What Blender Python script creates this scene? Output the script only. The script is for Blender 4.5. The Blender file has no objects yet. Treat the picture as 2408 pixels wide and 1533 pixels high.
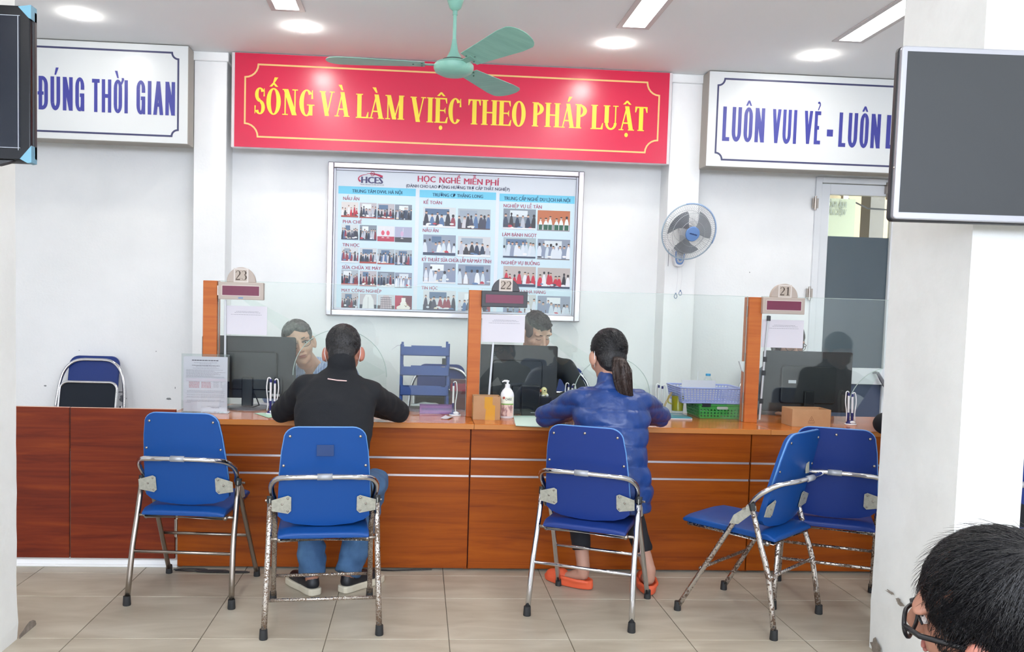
import bpy, bmesh, math, random
from math import pi, sin, cos, radians as rad
from mathutils import Vector as V, Matrix, noise
random.seed(7)
SC = bpy.context.scene
C = SC.collection

# ------------------------------------------------------------------ camera
CAMZ = 1.367; FPX = 2046.0; PX, PY = 1120.0, 843.0
yaw, pit, rol = -.0674, -.0603, .0285
fw = V((-sin(yaw)*cos(pit), cos(yaw)*cos(pit), sin(pit)))
r0 = V((cos(yaw), sin(yaw), 0)); u0 = r0.cross(fw)
cr = cos(rol)*r0 + sin(rol)*u0; cu = -sin(rol)*r0 + cos(rol)*u0
cd = bpy.data.cameras.new('camera'); cam = bpy.data.objects.new('camera', cd); C.objects.link(cam)
cam.matrix_world = Matrix(((cr.x, cu.x, -fw.x, 0), (cr.y, cu.y, -fw.y, 0), (cr.z, cu.z, -fw.z, CAMZ), (0, 0, 0, 1)))
cd.sensor_fit = 'HORIZONTAL'; cd.sensor_width = 36; cd.lens = FPX/2408*36
cd.shift_x = (1204-PX)/2408; cd.shift_y = (PY-766.5)/2408
cd.clip_start = .05; cd.clip_end = 60
SC.camera = cam
def ray(x, y): return fw*FPX + cr*(x-PX) - cu*(y-PY)
def at(x, y, Y):            # the point of the room plane at depth Y seen at a place in the photograph
    d = ray(x, y); return V((d.x*Y/d.y, Y, CAMZ + d.z*Y/d.y))
def onz(x, y, Z):
    d = ray(x, y); t = (Z-CAMZ)/d.z; return V((d.x*t, d.y*t, Z))
# ------------------------------------------------------------------ world, exposure
SC.view_settings.view_transform = 'Standard'; SC.view_settings.look = 'None'
SC.view_settings.gamma = 1; SC.view_settings.exposure = 0.56
try: SC.view_settings.use_curve_mapping = False
except Exception: pass
w = bpy.data.worlds.new('daylight'); SC.world = w; w.use_nodes = True
w.node_tree.nodes['Background'].inputs[0].default_value = (.80, .86, 1, 1)
w.node_tree.nodes['Background'].inputs[1].default_value = 13.0
SC.cycles.use_denoising = True
SC.cycles.max_bounces = 10; SC.cycles.transparent_max_bounces = 16
SC.cycles.sample_clamp_indirect = 6
PANEL_E = 16.0; SPOT_E = 70.0

# ------------------------------------------------------------------ materials
MATS = {}
def lin(c):
    if isinstance(c, str):
        c = [int(c[i:i+2], 16)/255 for i in (0, 2, 4)]
        c = [x/12.92 if x <= .04045 else ((x+.055)/1.055)**2.4 for x in c]
    return (c[0], c[1], c[2], 1)
def mat(name, col, rough=.5, metal=0, var=None, bump=None, coat=0, spec=None, emit=None, alpha=None, trans=0, sub=0):
    if name in MATS: return MATS[name]
    m = bpy.data.materials.new(name); m.use_nodes = True; nt = m.node_tree; N = nt.nodes; L = nt.links
    b = N['Principled BSDF']; c = lin(col)
    b.inputs['Base Color'].default_value = c; b.inputs['Roughness'].default_value = rough
    b.inputs['Metallic'].default_value = metal
    if coat: b.inputs['Coat Weight'].default_value = coat; b.inputs['Coat Roughness'].default_value = .12
    if spec is not None: b.inputs['Specular IOR Level'].default_value = spec
    if sub: b.inputs['Subsurface Weight'].default_value = sub; b.inputs['Subsurface Radius'].default_value = (.01, .004, .002)
    if trans: b.inputs['Transmission Weight'].default_value = trans
    if alpha is not None: b.inputs['Alpha'].default_value = alpha
    if emit: b.inputs['Emission Color'].default_value = lin(emit[0]); b.inputs['Emission Strength'].default_value = emit[1]
    if var or bump:
        tc = N.new('ShaderNodeTexCoord'); mp = N.new('ShaderNodeMapping'); L.new(tc.outputs['Object'], mp.inputs[0])
    if var:   # (colour, scale, xyz stretch, low, high)
        c2, sc, st, lo, hi = var
        mp.inputs['Scale'].default_value = st
        n = N.new('ShaderNodeTexNoise'); n.inputs['Scale'].default_value = sc; n.inputs['Detail'].default_value = 6; n.inputs['Roughness'].default_value = .6
        L.new(mp.outputs[0], n.inputs['Vector'])
        rp = N.new('ShaderNodeValToRGB'); rp.color_ramp.elements[0].position = lo; rp.color_ramp.elements[1].position = hi
        rp.color_ramp.elements[0].color = c; rp.color_ramp.elements[1].color = lin(c2)
        L.new(n.outputs['Fac'], rp.inputs[0]); L.new(rp.outputs[0], b.inputs['Base Color'])
    if bump:  # (scale, strength, distance)
        mp2 = N.new('ShaderNodeMapping'); L.new(tc.outputs['Object'], mp2.inputs[0])
        n2 = N.new('ShaderNodeTexNoise'); n2.inputs['Scale'].default_value = bump[0]; n2.inputs['Detail'].default_value = 4
        L.new(mp2.outputs[0], n2.inputs['Vector'])
        bp = N.new('ShaderNodeBump'); bp.inputs['Strength'].default_value = bump[1]; bp.inputs['Distance'].default_value = bump[2]
        L.new(n2.outputs['Fac'], bp.inputs['Height']); L.new(bp.outputs[0], b.inputs['Normal'])
    MATS[name] = m; return m
def wood(name, ca, cb, cc, rough=.35, rnd=True):
    m = bpy.data.materials.new(name); m.use_nodes = True; nt = m.node_tree; N = nt.nodes; L = nt.links; b = N['Principled BSDF']
    tc = N.new('ShaderNodeTexCoord'); mp = N.new('ShaderNodeMapping'); mp.inputs['Scale'].default_value = (.8, 2, 14)
    L.new(tc.outputs['Object'], mp.inputs[0])
    oi = N.new('ShaderNodeObjectInfo'); ad = N.new('ShaderNodeVectorMath'); ad.operation = 'ADD'
    sc = N.new('ShaderNodeVectorMath'); sc.operation = 'SCALE'; sc.inputs[0].default_value = (7, 3, 11); L.new(oi.outputs['Random'], sc.inputs['Scale'])
    L.new(mp.outputs[0], ad.inputs[0]); L.new(sc.outputs[0], ad.inputs[1])
    n = N.new('ShaderNodeTexNoise'); n.inputs['Scale'].default_value = 1.6; n.inputs['Detail'].default_value = 8; n.inputs['Roughness'].default_value = .62; n.inputs['Distortion'].default_value = .9
    L.new(ad.outputs[0], n.inputs['Vector'])
    rp = N.new('ShaderNodeValToRGB'); e = rp.color_ramp.elements
    e[0].position = .3; e[0].color = lin(cc); e[1].position = .75; e[1].color = lin(ca)
    k = e.new(.5); k.color = lin(cb)
    L.new(n.outputs['Fac'], rp.inputs[0]); L.new(rp.outputs[0], b.inputs['Base Color'])
    b.inputs['Roughness'].default_value = rough; b.inputs['Specular IOR Level'].default_value = .25
    MATS[name] = m; return m
def glass(name, tint, rough=0.0, tr=1.0, ior=1.45):
    m = bpy.data.materials.new(name); m.use_nodes = True; nt = m.node_tree; N = nt.nodes; L = nt.links
    N.remove(N['Principled BSDF']); o = N['Material Output']
    t = N.new('ShaderNodeBsdfTransparent'); t.inputs[0].default_value = lin(tint)
    g = N.new('ShaderNodeBsdfGlossy'); g.inputs['Roughness'].default_value = rough
    lw = N.new('ShaderNodeLayerWeight'); lw.inputs[0].default_value = .5
    pw = N.new('ShaderNodeMath'); pw.operation = 'POWER'; pw.inputs[1].default_value = 5; L.new(lw.outputs['Facing'], pw.inputs[0])
    f = N.new('ShaderNodeMath'); f.operation = 'MULTIPLY_ADD'; f.inputs[1].default_value = .75; f.inputs[2].default_value = .04; f.use_clamp = True; L.new(pw.outputs[0], f.inputs[0])
    x = N.new('ShaderNodeMixShader'); L.new(f.outputs[0], x.inputs[0]); L.new(t.outputs[0], x.inputs[1]); L.new(g.outputs[0], x.inputs[2])
    L.new(x.outputs[0], o.inputs['Surface']); MATS[name] = m; return m
def emis(name, col, s):
    m = bpy.data.materials.new(name); m.use_nodes = True; nt = m.node_tree; N = nt.nodes
    b = N['Principled BSDF']; b.inputs['Base Color'].default_value = (.9, .9, .9, 1)
    b.inputs['Emission Color'].default_value = lin(col); b.inputs['Emission Strength'].default_value = s
    MATS[name] = m; return m
def vcmat(name, rough=.5):
    m = bpy.data.materials.new(name); m.use_nodes = True; nt = m.node_tree; N = nt.nodes; L = nt.links; b = N['Principled BSDF']
    a = N.new('ShaderNodeVertexColor'); a.layer_name = 'print'; L.new(a.outputs[0], b.inputs['Base Color']); b.inputs['Roughness'].default_value = rough
    MATS[name] = m; return m
def rusty(name, base, spots, lo, hi, ns=95):
    m = bpy.data.materials.new(name); m.use_nodes = True; nt = m.node_tree; N = nt.nodes; L = nt.links; b = N['Principled BSDF']
    tc = N.new('ShaderNodeTexCoord'); n = N.new('ShaderNodeTexNoise'); n.inputs['Scale'].default_value = ns; n.inputs['Detail'].default_value = 5
    n3 = N.new('ShaderNodeTexNoise'); n3.inputs['Scale'].default_value = 9
    L.new(tc.outputs['Object'], n.inputs['Vector']); L.new(tc.outputs['Object'], n3.inputs['Vector'])
    mu = N.new('ShaderNodeMath'); mu.operation = 'MULTIPLY_ADD'; mu.inputs[1].default_value = .5
    L.new(n3.outputs['Fac'], mu.inputs[0]); L.new(n.outputs['Fac'], mu.inputs[2])
    rp = N.new('ShaderNodeValToRGB'); rp.color_ramp.elements[0].position = lo; rp.color_ramp.elements[1].position = hi
    L.new(mu.outputs[0], rp.inputs[0])
    mx = N.new('ShaderNodeMix'); mx.data_type = 'RGBA'; mx.inputs[6].default_value = lin(base); mx.inputs[7].default_value = lin(spots)
    L.new(rp.outputs[0], mx.inputs[0]); L.new(mx.outputs[2], b.inputs['Base Color'])
    iv = N.new('ShaderNodeMath'); iv.operation = 'SUBTRACT'; iv.inputs[0].default_value = 1; L.new(rp.outputs[0], iv.inputs[1]); L.new(iv.outputs[0], b.inputs['Metallic'])
    rr = N.new('ShaderNodeMath'); rr.operation = 'MULTIPLY_ADD'; rr.inputs[1].default_value = .5; rr.inputs[2].default_value = .16; L.new(rp.outputs[0], rr.inputs[0]); L.new(rr.outputs[0], b.inputs['Roughness'])
    MATS[name] = m; return m

WALL = mat('white_wall_paint', 'f8f9f9', .6, var=('eff1f1', 2.2, (1, 1, 1), .35, .75), bump=(60, .08, .01))
CEIL = mat('ceiling_paint', 'f4f6f8', .9)
PILL = mat('pillar_paint', 'eceeec', .7, var=('dfe1de', 3, (1, 1, 1), .4, .8), bump=(22, .25, .012))
PLAST = mat('bare_plaster', '9a9086', .9, var=('6f665d', 30, (1, 1, 1), .3, .7))
GROUT = mat('tile_grout', '6f6658', .9)
ORW = wood('orange_wood', 'a65408', '964602', '7c3402', .42)
ORT = wood('orange_wood_top', 'c4742c', 'bb661f', 'aa5816', .16)
POSTW = wood('post_wood', 'c67536', 'bd6830', 'b05c28', .4)
REDW = wood('red_wood', '8a3c14', '742a12', '5c1d0e', .5)
EDGE = mat('orange_edge_band', 'c27a38', .35)
PINKE = mat('pale_lit_edge', 'd9a890', .4)
ALU = mat('brushed_aluminium', 'c9c9cc', .35, 1)
STRIP = mat('metal_strip', 'd8cfd2', .3, .6)
CHROME = mat('chrome', 'd6d6da', .12, 1)
DULL = mat('dull_steel', 'a39a92', .28, 1)
RUST = rusty('rusted_chrome', 'cfcac6', '5a4636', .74, .82)
RUST2 = rusty('heavily_rusted_chrome', 'c8c2bb', '6a5644', .68, .80, 170)
GALV = mat('galvanised_plate', 'b4b4a8', .5, .35, var=('9b9b90', 60, (1, 1, 1), .4, .7))
RUB = mat('black_rubber', '26282a', .6)
BLUE = mat('azure_vinyl', '0c458a', .42, bump=(400, .05, .001), spec=.35)
BLUE2 = mat('deep_blue_vinyl', '173277', .42, bump=(400, .05, .001), spec=.35)
PIPE = mat('pale_blue_piping', '5d8fc9', .45)
BLACKF = mat('black_fabric', '1b222c', .9)
BLKP = mat('black_plastic', '15171b', .3)
DKGR = mat('dark_grey_plastic', '24262b', .45)
PAPER = mat('white_paper', 'd9d6dd', .7)
INK = mat('grey_ink', '8a8890', .8)
INKD = mat('dark_ink', '4a4750', .8)
INKR = mat('red_ink', 'b0525a', .8)
WPL = mat('white_plastic', 'e8e8ea', .35)
GLASS = glass('counter_glass', (.955, .985, .972))
CLEAR = glass('clear_acrylic', (.93, .95, .95))
RIM = mat('glass_edge_highlight', 'b9c9c4', .2)
SKIN = mat('skin', 'b07e68', .55, sub=.05, var=('a3705c', 14, (1, 1, 1), .35, .7))
SKIN3 = mat('fair_skin', 'd3a68f', .55, sub=.05)
SKIN2 = mat('pale_skin', 'b98c78', .55, sub=.05)
EARS = mat('reddened_skin', 'b57462', .55)
LIPS = mat('lip_skin', 'a8685e', .5)
HAIR = mat('black_hair', '0e0e11', .45, var=('1d1c20', 30, (1, 1, 6), .35, .7), bump=(120, .8, .006))
HAIRB = mat('dark_brown_hair', '2a211f', .4, var=('4a3a34', 22, (9, 9, .6), .35, .7), bump=(90, .8, .006))
HAIRG = mat('greying_hair', '3a3a3a', .55, var=('6a6a68', 22, (3, 3, 3), .35, .7), bump=(80, .8, .006))

# ------------------------------------------------------------------ mesh buffer
ROOTM = {}
class MB:
    def __init__(s): s.v = []; s.f = []; s.c = []
    def add(s, vs, fs, col=None):
        n = len(s.v); s.v += [V(p) for p in vs]; s.f += [tuple(n+i for i in f) for f in fs]; s.c += [col]*len(fs); return s
    def box(s, x0, x1, y0, y1, z0, z1, M=None, col=None):
        vs = [V((x, y, z)) for z in (z0, z1) for y in (y0, y1) for x in (x0, x1)]
        if M: vs = [M @ p for p in vs]
        return s.add(vs, [(0, 2, 3, 1), (4, 5, 7, 6), (0, 1, 5, 4), (2, 6, 7, 3), (0, 4, 6, 2), (1, 3, 7, 5)], col)
    def cbox(s, c, d, M=None, col=None):
        return s.box(c[0]-d[0]/2, c[0]+d[0]/2, c[1]-d[1]/2, c[1]+d[1]/2, c[2]-d[2]/2, c[2]+d[2]/2, M, col)
    def quad(s, a, b, c, d, col=None): return s.add([a, b, c, d], [(0, 1, 2, 3)], col)
    def tube(s, pts, r, n=10, closed=False, caps=True):
        pts = [V(p) for p in pts]; k = len(pts); R = r if isinstance(r, (list, tuple)) else [r]*k
        base = len(s.v); ax = None
        for i, p in enumerate(pts):
            a = pts[i-1] if (i > 0 or closed) else p; b = pts[(i+1) % k] if (i < k-1 or closed) else p
            t = (b-a).normalized()
            if ax is None:
                ax = V((0, 0, 1)).cross(t)
                if ax.length < .1: ax = V((1, 0, 0)).cross(t)
            ax = (ax - ax.dot(t)*t).normalized(); bx = t.cross(ax)
            for j in range(n):
                q = 2*pi*j/n; s.v.append(p + (ax*cos(q)+bx*sin(q))*R[i])
        for i in range(k if closed else k-1):
            for j in range(n):
                a = base+i*n+j; b = base+i*n+(j+1) % n; c = base+((i+1) % k)*n+(j+1) % n; d = base+((i+1) % k)*n+j
                s.f.append((a, b, c, d)); s.c.append(None)
        if caps and not closed:
            s.f.append(tuple(base+j for j in range(n))[::-1]); s.c.append(None)
            s.f.append(tuple(base+(k-1)*n+j for j in range(n))); s.c.append(None)
        return s
    def lathe(s, prof, c=(0, 0, 0), n=24, M=None):
        base = len(s.v); k = len(prof)
        for r, z in prof:
            for j in range(n):
                p = V((r*cos(2*pi*j/n), r*sin(2*pi*j/n), z))
                if M: p = M @ p
                s.v.append(p+V(c))
        for i in range(k-1):
            for j in range(n):
                s.f.append((base+i*n+j, base+i*n+(j+1) % n, base+(i+1)*n+(j+1) % n, base+(i+1)*n+j)); s.c.append(None)
        s.f.append(tuple(base+j for j in range(n))[::-1]); s.c.append(None)
        s.f.append(tuple(base+(k-1)*n+j for j in range(n))); s.c.append(None)
        return s
    def prism(s, poly, d, M=None, col=None):   # poly in local xy, extruded to d along local z
        n = len(poly); vs = [V((p[0], p[1], 0)) for p in poly]+[V((p[0], p[1], d)) for p in poly]
        if M: vs = [M @ p for p in vs]
        return s.add(vs, [tuple(range(n))[::-1], tuple(range(n, 2*n))]+[(i, (i+1) % n, n+(i+1) % n, n+i) for i in range(n)], col)
    def ell(s, c, r, M=None, n=14, m=9):
        base = len(s.v)
        for i in range(1, m):
            for j in range(n):
                a = pi*i/m; b = 2*pi*j/n
                p = V((r[0]*sin(a)*cos(b), r[1]*sin(a)*sin(b), r[2]*cos(a)))
                s.v.append((M @ p if M else p)+V(c))
        for q in (1, -1):
            p = V((0, 0, q*r[2])); s.v.append((M @ p if M else p)+V(c))
        T = base+(m-1)*n
        for i in range(m-2):
            for j in range(n): s.f.append((base+i*n+j, base+(i+1)*n+j, base+(i+1)*n+(j+1) % n, base+i*n+(j+1) % n)); s.c.append(None)
        for j in range(n):
            s.f.append((T, base+j, base+(j+1) % n)); s.f.append((T+1, base+(m-2)*n+(j+1) % n, base+(m-2)*n+j)); s.c += [None, None]
        return s
    def loft(s, secs, n=22):        # secs: (centre, x half axis, y half axis)
        base = len(s.v); k = len(secs)
        for c, a, b in secs:
            for j in range(n): s.v.append(V(c)+V(a)*cos(2*pi*j/n)+V(b)*sin(2*pi*j/n))
        for i in range(k-1):
            for j in range(n): s.f.append((base+i*n+j, base+i*n+(j+1) % n, base+(i+1)*n+(j+1) % n, base+(i+1)*n+j)); s.c.append(None)
        s.f.append(tuple(base+j for j in range(n))[::-1]); s.f.append(tuple(base+(k-1)*n+j for j in range(n))); s.c += [None, None]
        return s
    def cap(s, p0, a0, p1, a1):     # tapered capsule, closed, for blobs
        s.tube([p0, p1], [a0, a1], 14); s.ell(p0, (a0, a0, a0)); s.ell(p1, (a1, a1, a1)); return s
    def build(s, name, m, parent=None, smooth=False, bevel=0, seg=2, world=True, kind=None, label=None, fn=None):
        me = bpy.data.meshes.new(name); vs = s.v
        if parent is not None and world and parent.name in ROOTM:
            I = ROOTM[parent.name]; vs = [I @ p for p in vs]
        me.from_pydata([tuple(p) for p in vs], [], s.f)
        if any(c is not None for c in s.c):
            ca = me.color_attributes.new('print', 'FLOAT_COLOR', 'CORNER'); i = 0
            for p in me.polygons:
                c = lin(s.c[p.index] or (.5, .5, .5))
                for q in p.loop_indices: ca.data[q].color = c
        me.materials.append(m)
        if smooth: me.polygons.foreach_set('use_smooth', [True]*len(me.polygons))
        if smooth == 2:
            try: me.set_sharp_from_angle(angle=rad(40))
            except Exception: pass
        o = bpy.data.objects.new(name, me); C.objects.link(o)
        if parent is not None:
            o.parent = parent
            if parent.name in ROOTM: ROOTM[o.name] = ROOTM[parent.name]
        if bevel:
            b = o.modifiers.new('bevel', 'BEVEL'); b.width = bevel; b.segments = seg; b.limit_method = 'ANGLE'; b.angle_limit = rad(35)
        if kind: o['kind'] = kind
        if label: o['label'] = label
        return o
def thing(name, label, cat, loc=(0, 0, 0), rz=0, group=None):
    o = bpy.data.objects.new(name, None); C.objects.link(o); o.location = loc; o.rotation_euler = (0, 0, rz)
    o.empty_display_size = .1
    o['label'] = label; o['category'] = cat
    if group: o['group'] = group
    ROOTM[o.name] = (Matrix.Translation(V(loc)) @ Matrix.Rotation(rz, 4, 'Z')).inverted()
    return o
def tag(o, label, cat, group=None):
    o['label'] = label; o['category'] = cat
    if group: o['group'] = group
    return o
def struct(o, label=None):
    o['kind'] = 'structure'
    if label: o['label'] = label
    return o
def sthing(name, loc=(0, 0, 0)):
    o = bpy.data.objects.new(name, None); C.objects.link(o); o.location = loc; o['kind'] = 'structure'
    ROOTM[o.name] = Matrix.Translation(V(loc)).inverted(); return o
def dup(root, loc, rz=0, label=None, group=None, swap=None):
    def cp(o, par):
        c = o.copy(); C.objects.link(c)
        if par: c.parent = par
        if swap and o.type == 'MESH' and o.data.materials and o.data.materials[0].name in swap:
            c.data = o.data.copy(); c.data.materials[0] = swap[o.data.materials[0].name]
        for k in o.children: cp(k, c)
        return c
    r = cp(root, None); r.location = loc; r.rotation_euler = (0, 0, rz)
    if label: r['label'] = label
    if group: r['group'] = group
    return r
def arc(cx, cy, rx, ry, a0, a1, n=10): return [(cx+rx*cos(rad(a0+(a1-a0)*i/n)), cy+ry*sin(rad(a0+(a1-a0)*i/n))) for i in range(n+1)]
def rrect(x0, x1, y0, y1, r, n=5):
    r4 = r if isinstance(r, (list, tuple)) else [r]*4   # radii: bottom-left, bottom-right, top-right, top-left
    p = arc(x0+r4[0], y0+r4[0], r4[0], r4[0], 180, 270, n)+arc(x1-r4[1], y0+r4[1], r4[1], r4[1], 270, 360, n)
    return p+arc(x1-r4[2], y1-r4[2], r4[2], r4[2], 0, 90, n)+arc(x0+r4[3], y1-r4[3], r4[3], r4[3], 90, 180, n)
XZ = lambda Y=0, x=0, z=0: Matrix(((1, 0, 0, x), (0, 0, 1, Y), (0, 1, 0, z), (0, 0, 0, 1)))  # local xy -> world xz, extrude +y

# ------------------------------------------------------------------ lettering
class Gl:
    def __init__(s, serif): s.s = serif; s.t = .19 if serif else .145; s.n = .055 if serif else .115; s.P = []
    def bar(s, x0, y0, x1, y1, w): s.P.append([(x0-w/2, y0), (x0+w/2, y0), (x1+w/2, y1), (x1-w/2, y1)])
    def rect(s, x0, x1, y0, y1): s.P.append([(x0, y0), (x1, y0), (x1, y1), (x0, y1)])
    def ring(s, cx, cy, rx, ry, tx, ty, a0, a1, n=18):
        n = max(4, int(n*abs(a1-a0)/360)+1)
        O = arc(cx, cy, rx, ry, a0, a1, n); I = arc(cx, cy, rx-tx, ry-ty, a0, a1, n)
        for i in range(n): s.P.append([O[i], O[i+1], I[i+1], I[i]])
    def ser(s, x, y, w=.15):
        if s.s: s.rect(x-w, x+w, y-(.04 if y > .5 else 0), y+(0 if y > .5 else .04))
    def tri(s, *p): 
        if s.s: s.P.append(list(p))
    def glyph(s, ch):
        t, n, S = s.t, s.n, s.s; base, marks = ch[0], ch[1:]
        k = 1 if S else .62
        W = {'I': .36 if S else t+.06, 'L': .56*k, 'T': .6*k, 'H': .76*k, 'E': .6*k, 'N': .74*k, 'M': .9*k, 'V': .7*k, 'A': .7*k, 'U': .72*k, 'O': .68*k, 'C': .62*k, 'G': .68*k, 'S': .5*k, 'P': .6*k, 'D': .7*k, '-': .3}[base]
        a, b = (.16 if S else .03+t/2), W-(.16 if S else .03+t/2); rw = W/2-.03
        if base == 'I': s.rect(W/2-t/2, W/2+t/2, 0, 1); s.ser(W/2, 0); s.ser(W/2, 1)
        if base == '-': s.rect(.03, .27, .28, .48)
        if base in 'LEPTDH':
            if base != 'T': s.rect(a-t/2, a+t/2, 0, 1); s.ser(a, 0); s.ser(a, 1)
        if base == 'L': s.rect(a, W-.02, 0, n); s.tri((W-.12, 0), (W-.01, 0), (W+.01, .26), (W-.03, .26))
        if base == 'E':
            s.rect(a, W-.04, 0, n); s.rect(a, W-.05, 1-n, 1); s.rect(a, W-.12, .5-n/2, .5+n/2)
            s.tri((W-.14, 0), (W-.02, 0), (W+.01, .24), (W-.03, .24)); s.tri((W-.14, 1), (W-.04, 1), (W-.03, .78), (W-.06, .78)); s.tri((W-.16, .46), (W-.1, .36), (W-.1, .64), (W-.16, .54))
        if base == 'T': s.rect(W/2-t/2, W/2+t/2, 0, 1); s.rect(.02, W-.02, 1-n, 1); s.ser(W/2, 0); s.tri((.02, 1), (.02, .76), (.06, .76), (.14, 1)); s.tri((W-.02, 1), (W-.14, 1), (W-.06, .76), (W-.02, .76))
        if base == 'H': s.rect(b-t/2, b+t/2, 0, 1); s.ser(b, 0); s.ser(b, 1); s.rect(a, b, .5-n/2, .5+n/2)
        if base == 'D' and not S:
            s.rect(b-t/2, b+t/2, .26, .74); s.rect(a, a+.1, 0, n); s.rect(a, a+.1, 1-n, 1); s.ring(a+.08, .74, b+t/2-a-.08, .26, t, n, 0, 90); s.ring(a+.08, .26, b+t/2-a-.08, .26, t, n, -90, 0)
        if base == 'P': s.ring(a, .73, W-a-.04, .27, t, n, -90, 90)
        if base == 'D' and S: s.ring(a, .5, W-a-.03, .5, t, n, -90, 90)
        if base == 'N':
            q = n if S else t; s.rect(a-q/2, a+q/2, 0, 1); s.rect(b-q/2, b+q/2, 0, 1); s.bar(a+.02 if S else a, 1, b-.02 if S else b, 0, t*1.1); s.ser(a, 0, .12); s.ser(b, 1, .12); s.ser(a-.02, 1, .1)
        if base == 'M':
            s.rect(a-n/2, a+n/2, 0, 1); s.rect(b-t/2, b+t/2, 0, 1); s.bar(a+.03, 1, W/2, 0, t); s.bar(W/2, 0, b-.02, 1, n); s.ser(a, 0, .11); s.ser(b, 0, .15); s.ser(a-.02, 1, .1); s.ser(b+.02, 1, .12)
        if base == 'V': s.bar(.14 if S else t/2+.02, 1, W/2, 0, t); s.bar(W-.12 if S else W-t/2-.02, 1, W/2, 0, n if S else t); s.ser(.14, 1, .14); s.ser(W-.12, 1, .11)
        if base == 'A':
            s.bar(.11 if S else t/2+.01, 0, W/2, 1, n if S else t); s.bar(W-.14 if S else W-t/2-.01, 0, W/2, 1, t); s.rect(W*.3, W*.68, .3-n/2, .3+n/2); s.ser(.11, 0, .11); s.ser(W-.14, 0, .14)
        if base == 'U':
            q = n if S else t; s.rect(a-t/2, a+t/2, .28, 1); s.rect(b-q/2, b+q/2, .28, 1); s.ring(W/2, .28, (b-a)/2+(t+q)/4, .29, (t+q)/2, n+.02, 180, 360); s.ser(a, 1); s.ser(b, 1, .12)
        def stad(r0, r1, l0, l1):
            s.ring(W/2, .74, rw, .27, t, n, r0[0], r0[1], 16); s.ring(W/2, .26, rw, .27, t, n, r1[0], r1[1], 16)
            s.rect(W/2-rw, W/2-rw+t, .26, .74)
            if l1 > l0: s.rect(W/2+rw-t, W/2+rw, l0, l1)
        if base == 'O' and not S: stad((0, 180), (180, 360), .26, .74)
        if base == 'O' and S: s.ring(W/2, .5, rw, .52, t, n, 0, 360, 28)
        if base == 'C': s.ring(W/2+.02, .5, rw+.02, .52, t, n, 42, 318, 28); s.tri((W-.1, .66), (W-.02, .66), (W-.04, 1), (W-.08, .98)); 
        if base == 'G':
            if S: s.ring(W/2, .5, rw, .52, t, n, 42, 300, 28); s.rect(W-.24, W-.08, .02, .42); s.rect(W-.32, W+.0, .4, .44); s.tri((W-.14, .66), (W-.06, .66), (W-.08, 1), (W-.12, .98)); s.ring(W/2, .5, rw, .52, t, n, 300, 318)
            else: stad((0, 180), (180, 360), .26, .5); s.rect(W/2+rw-t, W/2+rw, .64, .74); s.rect(W*.5, W/2+rw, .42, .53); s.rect(W/2+rw-t*.7, W/2+rw, 0, .26)
        if base == 'S':
            q = .8*t; s.ring(W/2, .755, W/2-.04, .265, q, n, 25, 180); s.ring(W/2, .245, W/2-.03, .265, q, n, -155, 0)
            s.ring(W/2, .755, W/2-.04, .3, q, .13, 180, 262); s.ring(W/2, .245, W/2-.03, .3, q, .13, 0, 82)
            s.P.append([(W*.28, .42+.1), (W*.5, .42+.03), (W*.72, .42+.03), (W*.5, .6)]); s.tri((W-.1, .68), (W-.04, .68), (W-.05, 1.0), (W-.08, .98)); s.tri((.02, .32), (.08, .32), (.06, .02), (.03, .0))
        c = W/2; h = 1.07 if S else 1.05
        for m in marks:
            if m == '^':
                s.P.append([(c-.17*k-.02, h), (c-.08*k, h), (c+.02*k, h+.1), (c, h+.16), (c-.04, h+.15)]); s.P.append([(c+.17*k+.02, h), (c+.04, h+.15), (c, h+.16), (c-.02*k, h+.1), (c+.08*k, h)])
                if "'" in marks: h += .14
            if m == "'": s.P.append([(c-.04, h), (c+.03, h), (c+.15*k+.04, h+.22), (c+.03*k, h+.22)])
            if m == '`': s.P.append([(c+.04, h), (c-.03, h), (c-.15*k-.04, h+.22), (c-.03*k, h+.22)])
            if m == '.': s.ring(c, -.19, .08, .09, .079, .089, 0, 360, 12)
            if m == '-': s.rect(-.01, a+t*.9, .44, .54)
            if m == '?': s.ring(c+.02, h+.15, .08, .09, .05, .06, -60, 150); s.bar(c+.05, h+.1, c-.01, h-.02, .05)
            if m == 'u': s.ring(c, h+.12, .13, .12, .045, .05, 180, 360)
            if m == ',': s.P.append([(W-.12, .86), (W-.03, .86), (W+.06, 1.0), (W+.05, 1.06), (W-.05, 1.06), (W-.04, 1.0)])
        return W
def sign_text(mb, words, Y, serif, sp=.0, col=None):
    # words: (list of glyphs, left px, right px, top px, bottom px at the word's left)
    for gl, xl, xr, yt, yb in words:
        p0 = at(xl, yb, Y); p1 = at(xr, yb, Y); H = at(xl, yt, Y).z-p0.z; adv = 0; polys = []
        for ch in gl:
            g = Gl(serif); Wd = g.glyph(ch); polys += [[(x+adv, y) for x, y in P] for P in g.P]; adv += Wd+sp
        adv -= sp; sx = (p1.x-p0.x)/adv
        for i, P in enumerate(polys):
            ar = sum(P[q][0]*P[(q+1) % len(P)][1]-P[(q+1) % len(P)][0]*P[q][1] for q in range(len(P)))
            if ar < 0: P = P[::-1]
            mb.add([(p0.x+x*sx, Y-.00012*(i % 9), p0.z+y*H) for x, y in P], [tuple(range(len(P)))])
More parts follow.
